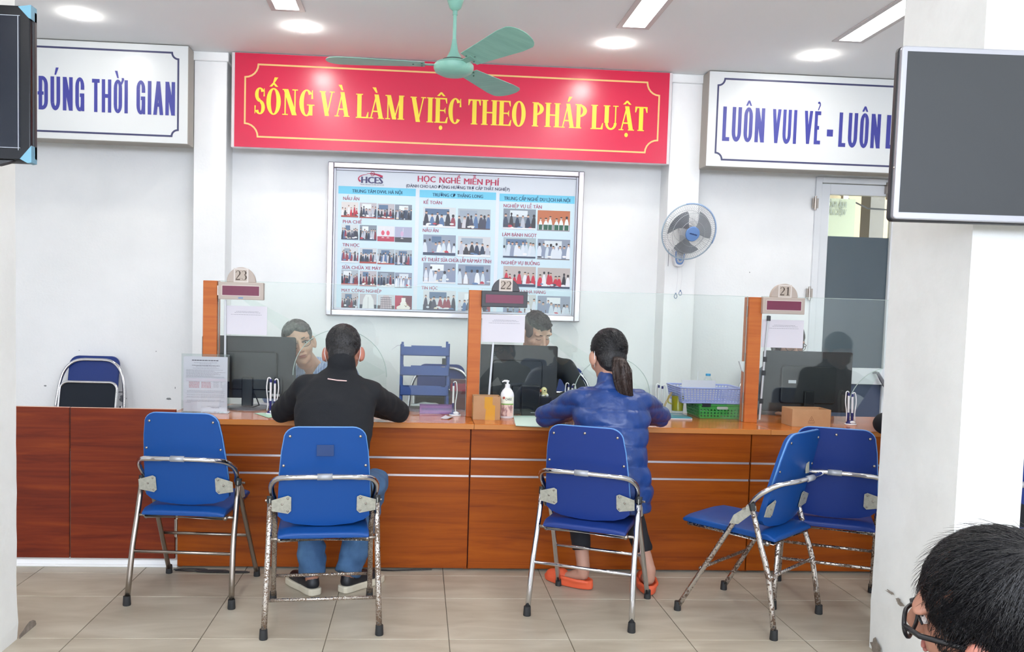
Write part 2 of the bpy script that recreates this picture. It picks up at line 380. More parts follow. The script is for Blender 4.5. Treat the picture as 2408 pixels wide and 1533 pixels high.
def font_text(txt, size, m, name, parent, M, width=None, bold=0.0, height=None):
    cu_ = bpy.data.curves.new('t', 'FONT'); cu_.body = txt; cu_.size = 1; cu_.offset = bold; cu_.resolution_u = 2; cu_.align_x = 'LEFT'
    o = bpy.data.objects.new('t', cu_); C.objects.link(o)
    dg = bpy.context.evaluated_depsgraph_get(); dg.update(); me = bpy.data.meshes.new_from_object(o.evaluated_get(dg))
    bpy.data.objects.remove(o); bpy.data.curves.remove(cu_)
    if not me.vertices: return None
    x0 = min(v.co.x for v in me.vertices); x1 = max(v.co.x for v in me.vertices)
    sx = (width/(x1-x0)) if width else size; sy = size/.73 if height is None else height/.73
    mb = MB(); mb.add([M @ V(((v.co.x-x0)*sx, v.co.y*sy, 0)) for v in me.vertices], [tuple(p.vertices) for p in me.polygons])
    bpy.data.meshes.remove(me)
    return mb if name is None else mb.build(name, m, parent)
def px_text(mbs, txt, xl, xr, yt, yb, Y, bold=.02):
    p0 = at(xl, yb, Y); p1 = at(xr, yb, Y); H = at(xl, yt, Y).z-p0.z
    M = Matrix(((1, 0, 0, p0.x), (0, 0, -1, Y), (0, 1, 0, p0.z), (0, 0, 0, 1)))
    t = font_text(txt, 1, None, None, None, M, width=p1.x-p0.x-bold*.11, bold=0, height=H)
    if t:
        mbs.add(t.v, t.f)
        if bold: mbs.add([v+V((bold*.11, -.0002, 0)) for v in t.v], t.f)
# ================================================================== the setting
CH = 3.0; BW = 6.2; XL, XR, YF = -3.6, 4.9, -3.4
# floor: slab, then tiles with recessed joints
fl = struct(MB().box(XL, XR, YF, BW+.2, -.12, -.003).build('floor', GROUT))
def tilemat():
    m = bpy.data.materials.new('floor_tile'); m.use_nodes = True; nt = m.node_tree; N = nt.nodes; L = nt.links; b = N['Principled BSDF']
    g = N.new('ShaderNodeNewGeometry'); mp = N.new('ShaderNodeMapping'); mp.inputs['Scale'].default_value = (1.2, 4, 1); L.new(g.outputs['Position'], mp.inputs[0])
    n = N.new('ShaderNodeTexNoise'); n.inputs['Scale'].default_value = 2.4; n.inputs['Detail'].default_value = 7; n.inputs['Distortion'].default_value = .6; L.new(mp.outputs[0], n.inputs['Vector'])
    rp = N.new('ShaderNodeValToRGB'); e = rp.color_ramp.elements; e[0].position = .32; e[0].color = lin('aba18f'); e[1].position = .7; e[1].color = lin('c2baa9')
    L.new(n.outputs['Fac'], rp.inputs[0])
    oi = N.new('ShaderNodeObjectInfo'); hs = N.new('ShaderNodeHueSaturation'); ma = N.new('ShaderNodeMath'); ma.operation = 'MULTIPLY_ADD'; ma.inputs[1].default_value = .06; ma.inputs[2].default_value = .97
    L.new(oi.outputs['Random'], ma.inputs[0]); L.new(ma.outputs[0], hs.inputs['Value']); L.new(rp.outputs[0], hs.inputs['Color']); L.new(hs.outputs[0], b.inputs['Base Color'])
    b.inputs['Roughness'].default_value = .38; MATS['floor_tile'] = m; return m
TILE = tilemat()
rows = [(3.489, 3.989), (3.989, 4.33), (4.33, 4.83), (4.83, 5.33), (5.33, 5.83), (5.83, 6.33)]
y = 3.489
while y > 1.2: rows.insert(0, (y-.5, y)); y -= .5
tm = {}
for a, b in rows:
    h = round(b-a, 3)
    if h not in tm:
        t = MB().box(-.2485, .2485, -h/2+.0015, h/2-.0015, -.003, 0)
        t = t.build('tile', TILE, fl, bevel=.0012, seg=1); tm[h] = t; first = t
    else: first = None
    for i in range(-4, 12):
        x = -1.344+.5*i+.25
        if x > XR or x < XL: continue
        if first is not None: o = first; first = None
        else: o = tm[h].copy(); C.objects.link(o)
        o.location = (x, (a+b)/2, 0)
st = MB(); yy = rows[0][0]
while yy > YF:
    for i in range(-5, 13):
        x = -1.344+.5*i; st.box(max(XL, x+.0015), min(XR, x+.4985), max(YF, yy-.4985), yy-.0015, -.003, 0)
    yy -= .5
st.build('tile_field', TILE, fl, kind='stuff')
# walls
DX0, DX1, DH = 2.845, 4.3, 2.37
wb = MB().box(XL, DX0, BW, BW+.2, 0, CH).box(DX1, XR, BW, BW+.2, 0, CH).box(DX0, DX1, BW, BW+.2, DH, CH)
wb = struct(wb.build('wall_back', WALL))
struct(MB().box(XL-.2, XL, YF-.2, BW+.2, 0, CH).build('wall_left', WALL))
struct(MB().box(XR, XR+.2, YF-.2, BW+.2, 0, CH).build('wall_right', WALL))
WX0, WX1, WZ0, WZ1 = -3.2, 4.5, 1.75, 2.85
struct(MB().box(XL, WX0, YF-.2, YF, 0, CH).box(WX1, XR, YF-.2, YF, 0, CH).box(WX0, WX1, YF-.2, YF, 0, WZ0).box(WX0, WX1, YF-.2, YF, WZ1, CH).build('wall_front', WALL))
win = sthing('added_window_1', ((WX0+WX1)/2, YF-.1, WZ0)); WF = mat('white_door_frame', 'e6e9ec', .4)  # unseen high window strip, added to bring daylight onto the back wall
for i in range(6):
    xx = WX0+(WX1-WX0)*i/5; MB().box(max(WX0, xx-.03), min(WX1, xx+.03), YF-.13, YF-.07, WZ0, WZ1).build('mullion', WF, win)
for zz in (WZ0+.025, WZ1-.025): MB().box(WX0, WX1, YF-.13, YF-.07, zz-.025, zz+.025).build('rail', WF, win)
for i in range(5):
    xx = WX0+(WX1-WX0)*i/5; MB().box(xx+.03, xx+(WX1-WX0)/5-.03, YF-.103, YF-.097, WZ0+.05, WZ1-.05).build('glass_pane', glass('window_glass%d' % i, (.97, .98, .98)), win)
pd = bpy.data.lights.new('added_window_portal', 'AREA'); pd.shape = 'RECTANGLE'; pd.size = WX1-WX0; pd.size_y = WZ1-WZ0; pd.cycles.is_portal = True
po = bpy.data.objects.new('added_window_portal', pd); C.objects.link(po); po.location = ((WX0+WX1)/2, YF-.25, (WZ0+WZ1)/2); po.rotation_euler = (pi/2, 0, 0)
for k, (px, py, sx, sz) in enumerate([(288, 937, .03, .03), (286, 922, .035, .006), (397, 938, .022, .011), (412, 912, .004, .012), (367, 826, .004, .004), (186, 824, .004, .004), (106, 907, .012, .006), (1763, 640, .004, .006), (1337, 735, .003, .004)]):
    c = at(px, py, BW-.002); pts = []
    for j in range(11):
        a = 2*pi*j/11; r = .75+.4*noise.noise(V((k*3.1, cos(a)*1.5, sin(a)*1.5))); pts.append((c.x+sx*r*cos(a), c.z+sz*r*sin(a)))
    MB().prism(pts, .0015, XZ(BW-.0018)).build('paint_chip', mat('grey_scuff', '8d9092', .9), wb)
# pilasters between the signs, with a small cap under the ceiling
for n, (xa, xb) in ((1, (at(455, 400, 6).x, at(531.5, 400, 6).x)), (2, (at(1572, 420, 6).x, at(1645, 420, 6).x))):
    p = MB().box(xa, xb, 6.0, BW, 0, CH-.06)
    p = struct(p.build('trim_%d' % n, WALL, bevel=.003, seg=1), 'white wall pilaster %s the red sign' % ('left of' if n == 1 else 'right of'))
    MB().box(xa-.012, xb+.012, 5.985, BW-.001, CH-.06, CH-.001).build('cornice', WALL, p, bevel=.004, seg=1)
# ceiling with recessed strip lights and downlights
ce = struct(MB().box(XL, XR, YF, BW+.2, CH, CH+.1).build('ceiling', CEIL))
PAN = emis('panel_light', 'fffdfa', PANEL_E); SPT = emis('spot_light', 'fffaf2', SPOT_E); FRM = mat('light_frame', 'cfcaca', .5)
panels = [(-.84, 5.05, 'strip light in the ceiling left of the green fan'), (1.13, 5.05, 'strip light in the ceiling right of the green fan'), (2.44, 5.1, 'strip light in the ceiling nearest the right pillar')]
for yy in (2.6, .1, -1.9):  # unseen rows behind the camera, added to light the room
    for xx in (-2.4, -.84, 1.13, 2.9): panels.append((xx, yy, 'unseen added strip light over the waiting area, %s row, %s' % ({2.6: 'nearest', .1: 'middle', -1.9: 'rearmost'}[yy], {-2.4: 'beside the left wall', -.84: 'second from the left wall', 1.13: 'second from the right wall', 2.9: 'beside the right wall'}[xx])))
for x, y, lb in panels:
    t = thing('ceiling_strip_light', (lb), 'ceiling light', (x+.065, y-.6, CH), group='recessed strip lights')
    f = MB(); x0, x1, y0, y1 = x-.03, x+.16, y-1.23, y+.03
    for q in ((x0, x0+.03, y0, y1), (x1-.03, x1, y0, y1), (x0+.03, x1-.03, y0, y0+.03), (x0+.03, x1-.03, y1-.03, y1)): f.box(*q, CH-.006, CH-.0005)
    f.build('frame', FRM, t)
    MB().box(x0+.03, x1-.03, y0+.03, y1-.03, CH-.003, CH-.0015).build('diffuser', PAN, t)
for k, (px, py) in enumerate([(188, 33), (710, 63), (1448, 102), (1923, 130)]):
    c = onz(px, py, CH)
    t = thing('downlight', ['small glowing downlight at the left, above the blue-lettered sign', 'small glowing downlight above the left part of the red sign', 'small glowing downlight above the right part of the red sign', 'small glowing downlight above the sign beside the right screen'][k], 'ceiling light', (c.x, c.y, CH))
    MB().lathe([(.064, -.0008), (.064, -.002), (.058, -.0025), (.058, -.0008)], (c.x, c.y, CH), 28).build('trim_ring', WPL, t)
    MB().lathe([(.058, -.0027), (.056, -.012), (.042, -.02), (.015, -.024)], (c.x, c.y, CH), 24).build('lamp', SPT, t)
# near pillars (left and right); their inner faces show
def peel(par, x, pts, s):   # plaster patch on the inner face x
    MB().add([(x, p[0], p[1]) for p in pts]+[(x+s*.0012, p[0], p[1]) for p in pts], [tuple(range(len(pts)))[::-1], tuple(range(len(pts), 2*len(pts)))]+[(i, (i+1) % len(pts), len(pts)+(i+1) % len(pts), len(pts)+i) for i in range(len(pts))]).build('bare_patch', PLAST, par)
def pillar(name, x0, x1, y0, y1, lab, inner):
    bm = MB(); nz = 46; vs = []
    ring = [(x0, y0), (x1, y0), (x1, y1), (x0, y1)]
    for i in range(nz+1):
        z = CH*i/nz
        for (a, b) in ring:
            e = max(0, 1-z/1.3)
            q = .0012*noise.noise(V((a*9, b*5, z*9)))*(1 if z > 1.3 else 1+1.5*e) - (.007*max(0, noise.noise(V((a*3, b*7, z*22)))) if z < .35 else 0)
            vs.append((a+(q if a == x0 else -q), b+(q if b == y0 else -q), z))
    fs = [(i*4+j, i*4+(j+1) % 4, (i+1)*4+(j+1) % 4, (i+1)*4+j) for i in range(nz) for j in range(4)]+[(3, 2, 1, 0), (nz*4, nz*4+1, nz*4+2, nz*4+3)]
    return struct(bm.add(vs, fs).build(name, PILL), lab)
pr = pillar('wall_pillar_right', 1.9, 2.14, 2.905, 3.42, 'white pillar at the right under the grey screen', 1.9)
pl = pillar('wall_pillar_left', -1.8, -1.555, 2.905, 3.48, 'white pillar at the left edge under the black screen', -1.555)
def patch(px, py, x, w, h, par, s, sd):
    d = ray(px, py); t = x/d.x; P = V((x, d.y*t, CAMZ+d.z*t)); pts = []
    for j in range(13):
        a = 2*pi*j/13; r = .8+.7*noise.noise(V((sd*2.7, cos(a)*1.6, sin(a)*1.6))); pts.append((P.y+w*r*cos(a), P.z+h*r*sin(a)))
    peel(par, x+s*.008, pts, s)
patch(62, 1482, -1.555, .075, .036, pl, 1, 3); patch(2118, 1414, 1.9, .038, .015, pr, -1, 2); patch(2099, 1393, 1.9, .04, .007, pr, -1, 5); patch(2064, 1520, 1.9, .045, .035, pr, -1, 7)
# white plinth under the red gates
pz = MB().box(XL, -1.19, 4.44, 4.54, 0, .035).box(XL, -1.19, 4.425, 4.44, 0, .012)
struct(pz.build('baseboard_left', WALL, bevel=.003, seg=1), 'white plinth under the red wooden gates')

# door in the back wall
d = sthing('door_1', ((DX0+DX1)/2, BW, 0))
DF = mat('white_door_frame', 'e6e9ec', .4)
yf = BW-.02
f = MB()
for q in ((DX0, DX0+.045, 0, DH), (DX1-.045, DX1, 0, DH), (DX0+.045, DX1-.045, DH-.04, DH), (3.49, 3.51, 0, DH-.04)): f.box(q[0], q[1], yf, BW+.1, q[2], q[3])
f.build('frame', DF, d, bevel=.002, seg=1)
def leaf(x0, x1):
    zr0, zr1 = at(2000, 900, BW).z, at(2000, 868, BW).z
    L = MB(); y0, y1 = BW+.0, BW+.05; s = .075
    for q in ((x0, x0+s-.01, .01, DH-.045), (x1-s+.02, x1, .01, DH-.045)): L.box(q[0], q[1], y0, y1, q[2], q[3])
    for q in ((DH-.12, DH-.045), (.12-.1, .14), (zr0-.01, zr1+.01)): L.box(x0+s-.01, x1-s+.02, y0, y1, q[0], q[1])
    lf = L.build('leaf', DF, d, bevel=.003, seg=1)
    a, b = x0+s-.01, x1-s+.02; zf = at(2000, 556, BW).z
    MB().box(a, b, BW+.024, BW+.028, zr1+.01, DH-.12).build('glass_pane', glass('door_glass%.0f' % x0, (.86, .88, .84)), lf)
    MB().box(a, b, BW+.0285, BW+.0295, zr1+.01, zf).build('blue_film', mat('blue_window_film', '50627f', .25), lf)
    MB().box(a, b, BW+.022, BW+.03, .14, zr0-.01).build('lower_panel', mat('grey_blue_panel', '46516a', .3), lf)
    return lf
l1 = leaf(DX0+.05, 3.488); l2 = leaf(3.512, DX1-.05)
for px, py in ((1916, 478), (1902, 690)):
    p = at(px, py, BW-.02); MB().tube([(p.x, BW-.03, p.z-.05), (p.x, BW-.03, p.z+.05)], .009, 8).box(p.x-.02, p.x+.025, BW-.027, BW-.018, p.z-.035, p.z+.035).build('hinge', DULL, d)
p = at(2092, 446, BW-.02); MB().box(p.x-.015, p.x+.015, BW-.04, BW, p.z-.07, p.z+.06).box(p.x-.028, p.x-.015, BW-.03, BW, p.z-.03, p.z+.05).build('top_bolt', DULL, d)
a, b = at(2064, 877, BW-.06), at(2096, 935, BW-.06)
MB().tube([a, a.lerp(b, .3), b], [.012, .015, .012], 8).tube([b, (b.x, BW, b.z)], .01, 8).tube([a, (a.x, BW, a.z)], .01, 8).build('pull_handle', mat('grey_handle', '8c8c92', .4, .5), d)
# outside the door: lit yard wall with a sign board seen from behind
o = thing('outdoor_sign_board', 'pale outdoor sign board with reversed letters seen through the door glass', 'sign', (3.3, 8.2, 0))
a, b = at(1936, 448, 8.2), at(2008, 556, 8.2)
MB().box(a.x-.6, b.x, 8.2, 8.25, b.z-.5, a.z-.07).build('board', mat('pale_green_board', 'a5ab93', .8), o)
for t_, x0, x1, y0, y1 in (('HÀ NỘI', 1945, 1991, 474, 487), ('VIỆC LÀM', 1942, 1991, 492, 504)):
    A, B = at(x0, y1, 8.19), at(x1, y0, 8.19)
    font_text(t_, 1, mat('faded_lettering', '7d8378', .8), 'lettering', o, Matrix(((-1, 0, 0, B.x), (0, 0, -1, 8.19), (0, 1, 0, A.z), (0, 0, 0, 1))), width=B.x-A.x, bold=.02, height=B.z-A.z)
MB().box(a.x-.55, a.x-.5, 8.25, 8.3, 0, 2.6).box(b.x-.1, b.x-.05, 8.25, 8.3, 0, 2.6).build('post', DULL, o)
struct(MB().box(2, 7, 9.6, 9.7, -.1, 4.5).build('wall_outdoor', mat('beige_render', 'c9b794', .9)))
struct(MB().box(1.9, 7, BW+.2, 9.7, 3.2, 3.3).build('added_shade_canopy', mat('yard_concrete', '8f8c86', .9)))  # unseen roof added over the yard to cut its light
struct(MB().box(1.9, 2, BW+.2, 9.7, -.1, 3.2).build('added_shade_wall_left', mat('beige_render', 'c9b794', .9)))  # unseen wall added to keep sky light off the yard
struct(MB().box(6.9, 7, BW+.2, 9.7, -.1, 2.3).build('added_shade_wall_right', mat('beige_render', 'c9b794', .9)))  # unseen lower wall added to dim the yard from the right
struct(MB().box(2, 7, BW+.2, 9.6, -.12, -.02).build('floor_outdoor', mat('yard_concrete', '8f8c86', .9)))
c0, c1 = at(2035, 500, 9.0), at(2068, 500, 9.0)
o = MB().box(c0.x, c1.x, 8.9, 9.1, -.02, 4).build('outdoor_column', mat('grey_column', '77736c', .8)); tag(o, 'grey square column outside, seen through the upper door glass', 'column')
o = MB().tube([at(1940, 447, 8.893)+V((-1, 0, .45)), at(2040, 490, 8.893), at(2085, 497, 8.893)+V((.5, 0, .0))], .008, 6).build('outdoor_cable', DKGR); tag(o, 'thin dark cable hanging outside behind the door glass', 'cable')

# ================================================================== signs on the wall
def notch(x0, x1, z0, z1, r):   # border line path with concave corners
    p = arc(x0, z0, r, r, 90, 0, 6)+arc(x1, z0, r, r, 180, 90, 6)+arc(x1, z1, r, r, 270, 180, 6)+arc(x0, z1, r, r, 0, -90, 6); return p
def border(P, w, Y):
    b = MB(); Q = [p for k, p in enumerate(P) if (V(p)-V(P[k-1])).length > 1e-6]; n = len(Q); vs = []
    for i in range(n):
        a, c, d = V(Q[i-1]), V(Q[i]), V(Q[(i+1) % n]); t0 = (c-a).normalized(); t1 = (d-c).normalized(); n0 = V((-t0.y, t0.x)); n1 = V((-t1.y, t1.x)); m = (n0+n1).normalized(); m = m/max(.5, m.dot(n0))*w/2
        vs += [(c.x-m.x, Y-.0006, c.y-m.y), (c.x+m.x, Y-.0006, c.y+m.y), (c.x-m.x, Y, c.y-m.y), (c.x+m.x, Y, c.y+m.y)]
    fs = []
    for i in range(n):
        q, r = 4*i, 4*((i+1) % n); fs += [(q, q+1, r+1, r), (q, r, r+2, q+2), (q+1, q+3, r+3, r+1)]
    return b.add(vs, fs)
def sign(name, label, Y, x0, x1, z0, z1, dep, face, rim, line, lw, ins, nr, word, wm, serif, sp):
    t = thing(name, label, 'sign', ((x0+x1)/2, Y+dep/2, z0))
    b = MB().box(x0, x1, Y+.004, Y+dep, z0, z1).build('box', rim, t, bevel=.004, seg=1)
    MB().box(x0+.022 if serif else x0+.004, x1-.022 if serif else x1-.004, Y, Y+.0045, z0+.005, z1-.004).build('face', face, t)
    border(notch(x0+ins+.015, x1-ins-.015, z0+ins, z1-ins, nr), lw, Y-.0004).build('border_line', line, t)
    if serif:
        for q in (.3, 1.5, 2.7): MB().box(x0+q-.02, x0+q+.02, Y+dep, BW, z1-.06, z1-.03).build('wall_bracket', DULL, t)
    g = MB(); sign_text(g, word, Y-.0015, serif, sp); g.build('lettering', wm, t)
    return t
SB = mat('sign_back_frame', 'b9b4ae', .6); SF = mat('grey_sign_side', 'a7a29a', .7)
Y = 5.95; a, b = at(545, 117, Y), at(1574, 388, Y)
REDS = mat('red_sign_face', 'd22048', .26, spec=.6, bump=(3, .04, .01))
z1 = CH-.004; z0 = at(551, 346, Y).z
sign('red_slogan_sign', 'long red sign with yellow serif lettering under the ceiling', Y, a.x, b.x, z0, z1, .052, REDS, mat('sign_white_edge', 'ddd6d8', .45), mat('cream_line', 'e8c27a', .4), .011, .075, .085,
     [(['S', "O^'", 'N', 'G'], 597, 739, 206, 267), (['V', 'A`'], 751, 822, 214, 272), (['L', 'A`', 'M'], 836, 951, 220, 277), (['V', 'I', 'E^.', 'C'], 964, 1085, 227, 286), (['T', 'H', 'E', 'O'], 1099, 1237, 233, 292), (['P', 'H', "A'", 'P'], 1250, 1381, 240, 297), (['L', 'U', 'A^.', 'T'], 1388, 1522, 246, 303)],
     mat('yellow_lettering', 'f2d93c', .35), True, .0)
INDG = mat('indigo_lettering', '3c3f93', .4); WSF = mat('white_sign_face', 'dcdfdf', .3); NAVY = mat('dark_navy_line', '3a3c62', .4)
Y = 5.86; b = at(442, 340, Y); zz0 = b.z
sign('white_slogan_sign', 'white sign with blue capitals left of the red sign', Y, -3.2, b.x, zz0, CH-.004, .139, WSF, SF, NAVY, .012, .05, .04,
     [(['D-', "U'", 'N', 'G'], 89, 200, 178, 257), (['T', 'H', 'O,`', 'I'], 215, 302, 185, 263), (['G', 'I', 'A', 'N'], 319, 413, 189, 268)], INDG, False, .045)
a = at(1656, 391, Y)
sign('white_slogan_sign', 'white sign with blue capitals right of the red sign, partly behind the grey screen', Y, a.x+.008, 4.3, at(1656, 391, Y).z, CH-.004, .139, WSF, SF, NAVY, .012, .05, .045,
     [(['L', 'U', 'O^', 'N'], 1696, 1798, 250, 331), (['V', 'U', 'I'], 1813, 1873, 256, 336), (['V', 'E?'], 1888, 1930, 260, 338), (['-'], 1941, 1959, 262, 343), (['L', 'U', 'O^', 'N'], 1969, 2070, 264, 345), (['L', 'Au`'], 2080, 2136, 270, 349)], INDG, False, .045)

# notice board
Y = 6.16; a, b = at(772, 380, Y), at(1362, 757, Y); X0, X1, Z0, Z1 = a.x, b.x, b.z, a.z
nb = thing('notice_board', 'wide framed notice board with small photographs under the red sign', 'notice board', ((X0+X1)/2, BW, Z0))
f = MB()
for i, q in enumerate(((X0, X0+.04, Z0, Z1), (X1-.04, X1, Z0, Z1), (X0+.04, X1-.04, Z0, Z0+.04), (X0+.04, X1-.04, Z1-.04, Z1))):
    f.box(q[0], q[1], Y-.012, BW-.001, q[2], q[3])
f.build('frame', mat('satin_aluminium_frame', 'cdc6ca', .25, .7), nb, bevel=.006)
f = MB()
for q in ((X0+.04, X0+.055, Z0+.04, Z1-.04), (X1-.055, X1-.04, Z0+.04, Z1-.04), (X0+.055, X1-.055, Z0+.04, Z0+.055), (X0+.055, X1-.055, Z1-.055, Z1-.04)): f.box(q[0], q[1], Y-.001, BW-.002, q[2], q[3])
f.build('inner_frame', mat('inner_frame', '9a9aa2', .3, .7), nb, bevel=.003)
MB().box(X0+.055, X1-.055, Y+.012, Y+.02, Z0+.055, Z1-.055).build('poster', mat('poster_paper', 'd9dfe6', .35), nb)
yp = Y+.0115
def pr_(x0, y0, x1, y1, Y):   # rectangle from its upper left corner, width and height in picture units
    A, B, D = at(x0, y0, Y), at(x1, y0, Y), at(x0, y1, Y); return A.x, B.x, D.z, A.z
PB = mat('pale_blue_print', 'c9e0ea', .4); CY = mat('cyan_header', '6cc8e6', .4)
for (xa, ya, xb, yb) in ((796, 437, 978, 731), (987, 446, 1167, 738), (1175, 455, 1352, 745)):
    x0, x1, z0, z1 = pr_(xa, ya, xb, yb, yp); MB().box(x0, x1, yp-.0008, yp, z0, z1).build('column_panel', PB, nb)
    x0, x1, z0, z1 = pr_(xa, ya, xb, ya+18, yp); MB().box(x0, x1, yp-.0016, yp-.0008, z0, z1).build('column_header', CY, nb)
yt = yp-.0022
T1 = MB()
for q in (('TRUNG TÂM DVVL HÀ NỘI', 828, 946, 444.5, 452.5), ('TRƯỜNG CĐ THĂNG LONG', 1017, 1136, 453.5, 461.5), ('TRUNG CẤP NGHỀ DU LỊCH HÀ NỘI', 1185, 1341, 461.5, 470)): px_text(T1, *q, yt, .015)
T1.build('header_lettering', mat('dark_blue_ink', '1f4a6e', .6), nb)
T2 = MB()
for q in (('HỌC', 982, 1024.5, 412.5, 427), ('NGHỀ', 1033, 1083, 415.5, 430), ('MIỄN', 1091, 1135, 418.5, 433), ('PHÍ', 1142, 1174, 421, 435.5)): T2 = MB(); px_text(T2, *q, yt, .03); T2.build('title_word', mat('crimson_ink', 'c43a5c', .6), nb)
T3 = MB(); px_text(T3, '(DÀNH CHO LAO ĐỘNG HƯỞNG TRỢ CẤP THẤT NGHIỆP)', 955, 1199, 432.5, 440, yt, .012); T3.build('subtitle_lettering', mat('slate_ink', '474560', .6), nb)
for q in (('NẤU ĂN', 807, 845, 462, 470), ('PHA CHẾ', 806, 851, 516.5, 524.5), ('TIN HỌC', 805, 845, 571, 579), ('SỬA CHỮA XE MÁY', 804, 896, 624, 632), ('MAY CÔNG NGHIỆP', 803, 897, 678, 686),
          ('KẾ TOÁN', 996, 1039, 471, 479), ('NẤU ĂN', 994, 1031, 537, 545), ('KỸ THUẬT SỬA CHỮA LẮP RÁP MÁY TÍNH', 992, 1155, 605, 614), ('TIN HỌC', 991, 1029, 672, 680),
          ('NGHIỆP VỤ LỄ TÂN', 1184, 1274, 479, 487.5), ('LÀM BÁNH NGỌT', 1181, 1262, 546.5, 555), ('NGHIỆP VỤ BUỒNG', 1179, 1269, 612.5, 621), ('NGHIỆP VỤ NHÀ HÀNG', 1177, 1283, 680, 688)): T4 = MB(); px_text(T4, *q, yt, .012); T4.build('section_heading', mat('rose_ink', 'a34a66', .6), nb)
T5 = MB(); px_text(T5, 'HCES', 849, 901, 414, 430, yt-.001, .06); T5.build('emblem_lettering', mat('emblem_indigo', '4a4470', .5), nb)
T6 = MB(); px_text(T6, 'TRUNG TÂM DỊCH VỤ VIỆC LÀM HÀ NỘI', 847, 903, 432, 434.5, yt, .0); T6.build('emblem_caption', mat('slate_ink', '474560', .6), nb)
e = MB(); c = at(872, 421, yt)
def band(P, w0, w1, Y):
    for i in range(len(P)-1):
        a, b_ = V(P[i]), V(P[i+1]); t = (b_-a).normalized(); q = V((-t.y, t.x)); u = i/(len(P)-1); ww = w0+(w1-w0)*u; w2 = w0+(w1-w0)*(i+1)/(len(P)-1)
        e.quad((a.x-q.x*ww, Y, a.y-q.y*ww), (b_.x-q.x*w2, Y, b_.y-q.y*w2), (b_.x+q.x*w2, Y, b_.y+q.y*w2), (a.x+q.x*ww, Y, a.y+q.y*ww))
band(arc(c.x-.01, c.z+.0, .075, .032, 100, 215, 12), .001, .006, yt); band(arc(c.x-.01, c.z-.012, .11, .05, 100, 35, 8), .001, .009, yt)
band(arc(c.x+.012, c.z+.037, .014, .014, 0, 360, 14), .0018, .0018, yt)
e.cbox((c.x+.012, yt, c.z+.037), (.014, .0004, .004)); e.cbox((c.x+.012, yt, c.z+.040), (.008, .0004, .003)); e.cbox((c.x+.008, yt, c.z+.033), (.003, .0004, .008)); e.cbox((c.x+.016, yt, c.z+.033), (.003, .0004, .008))
e.build('emblem', mat('crimson_ink', 'c43a5c', .6), nb)
VC = vcmat('photo_print', .4)
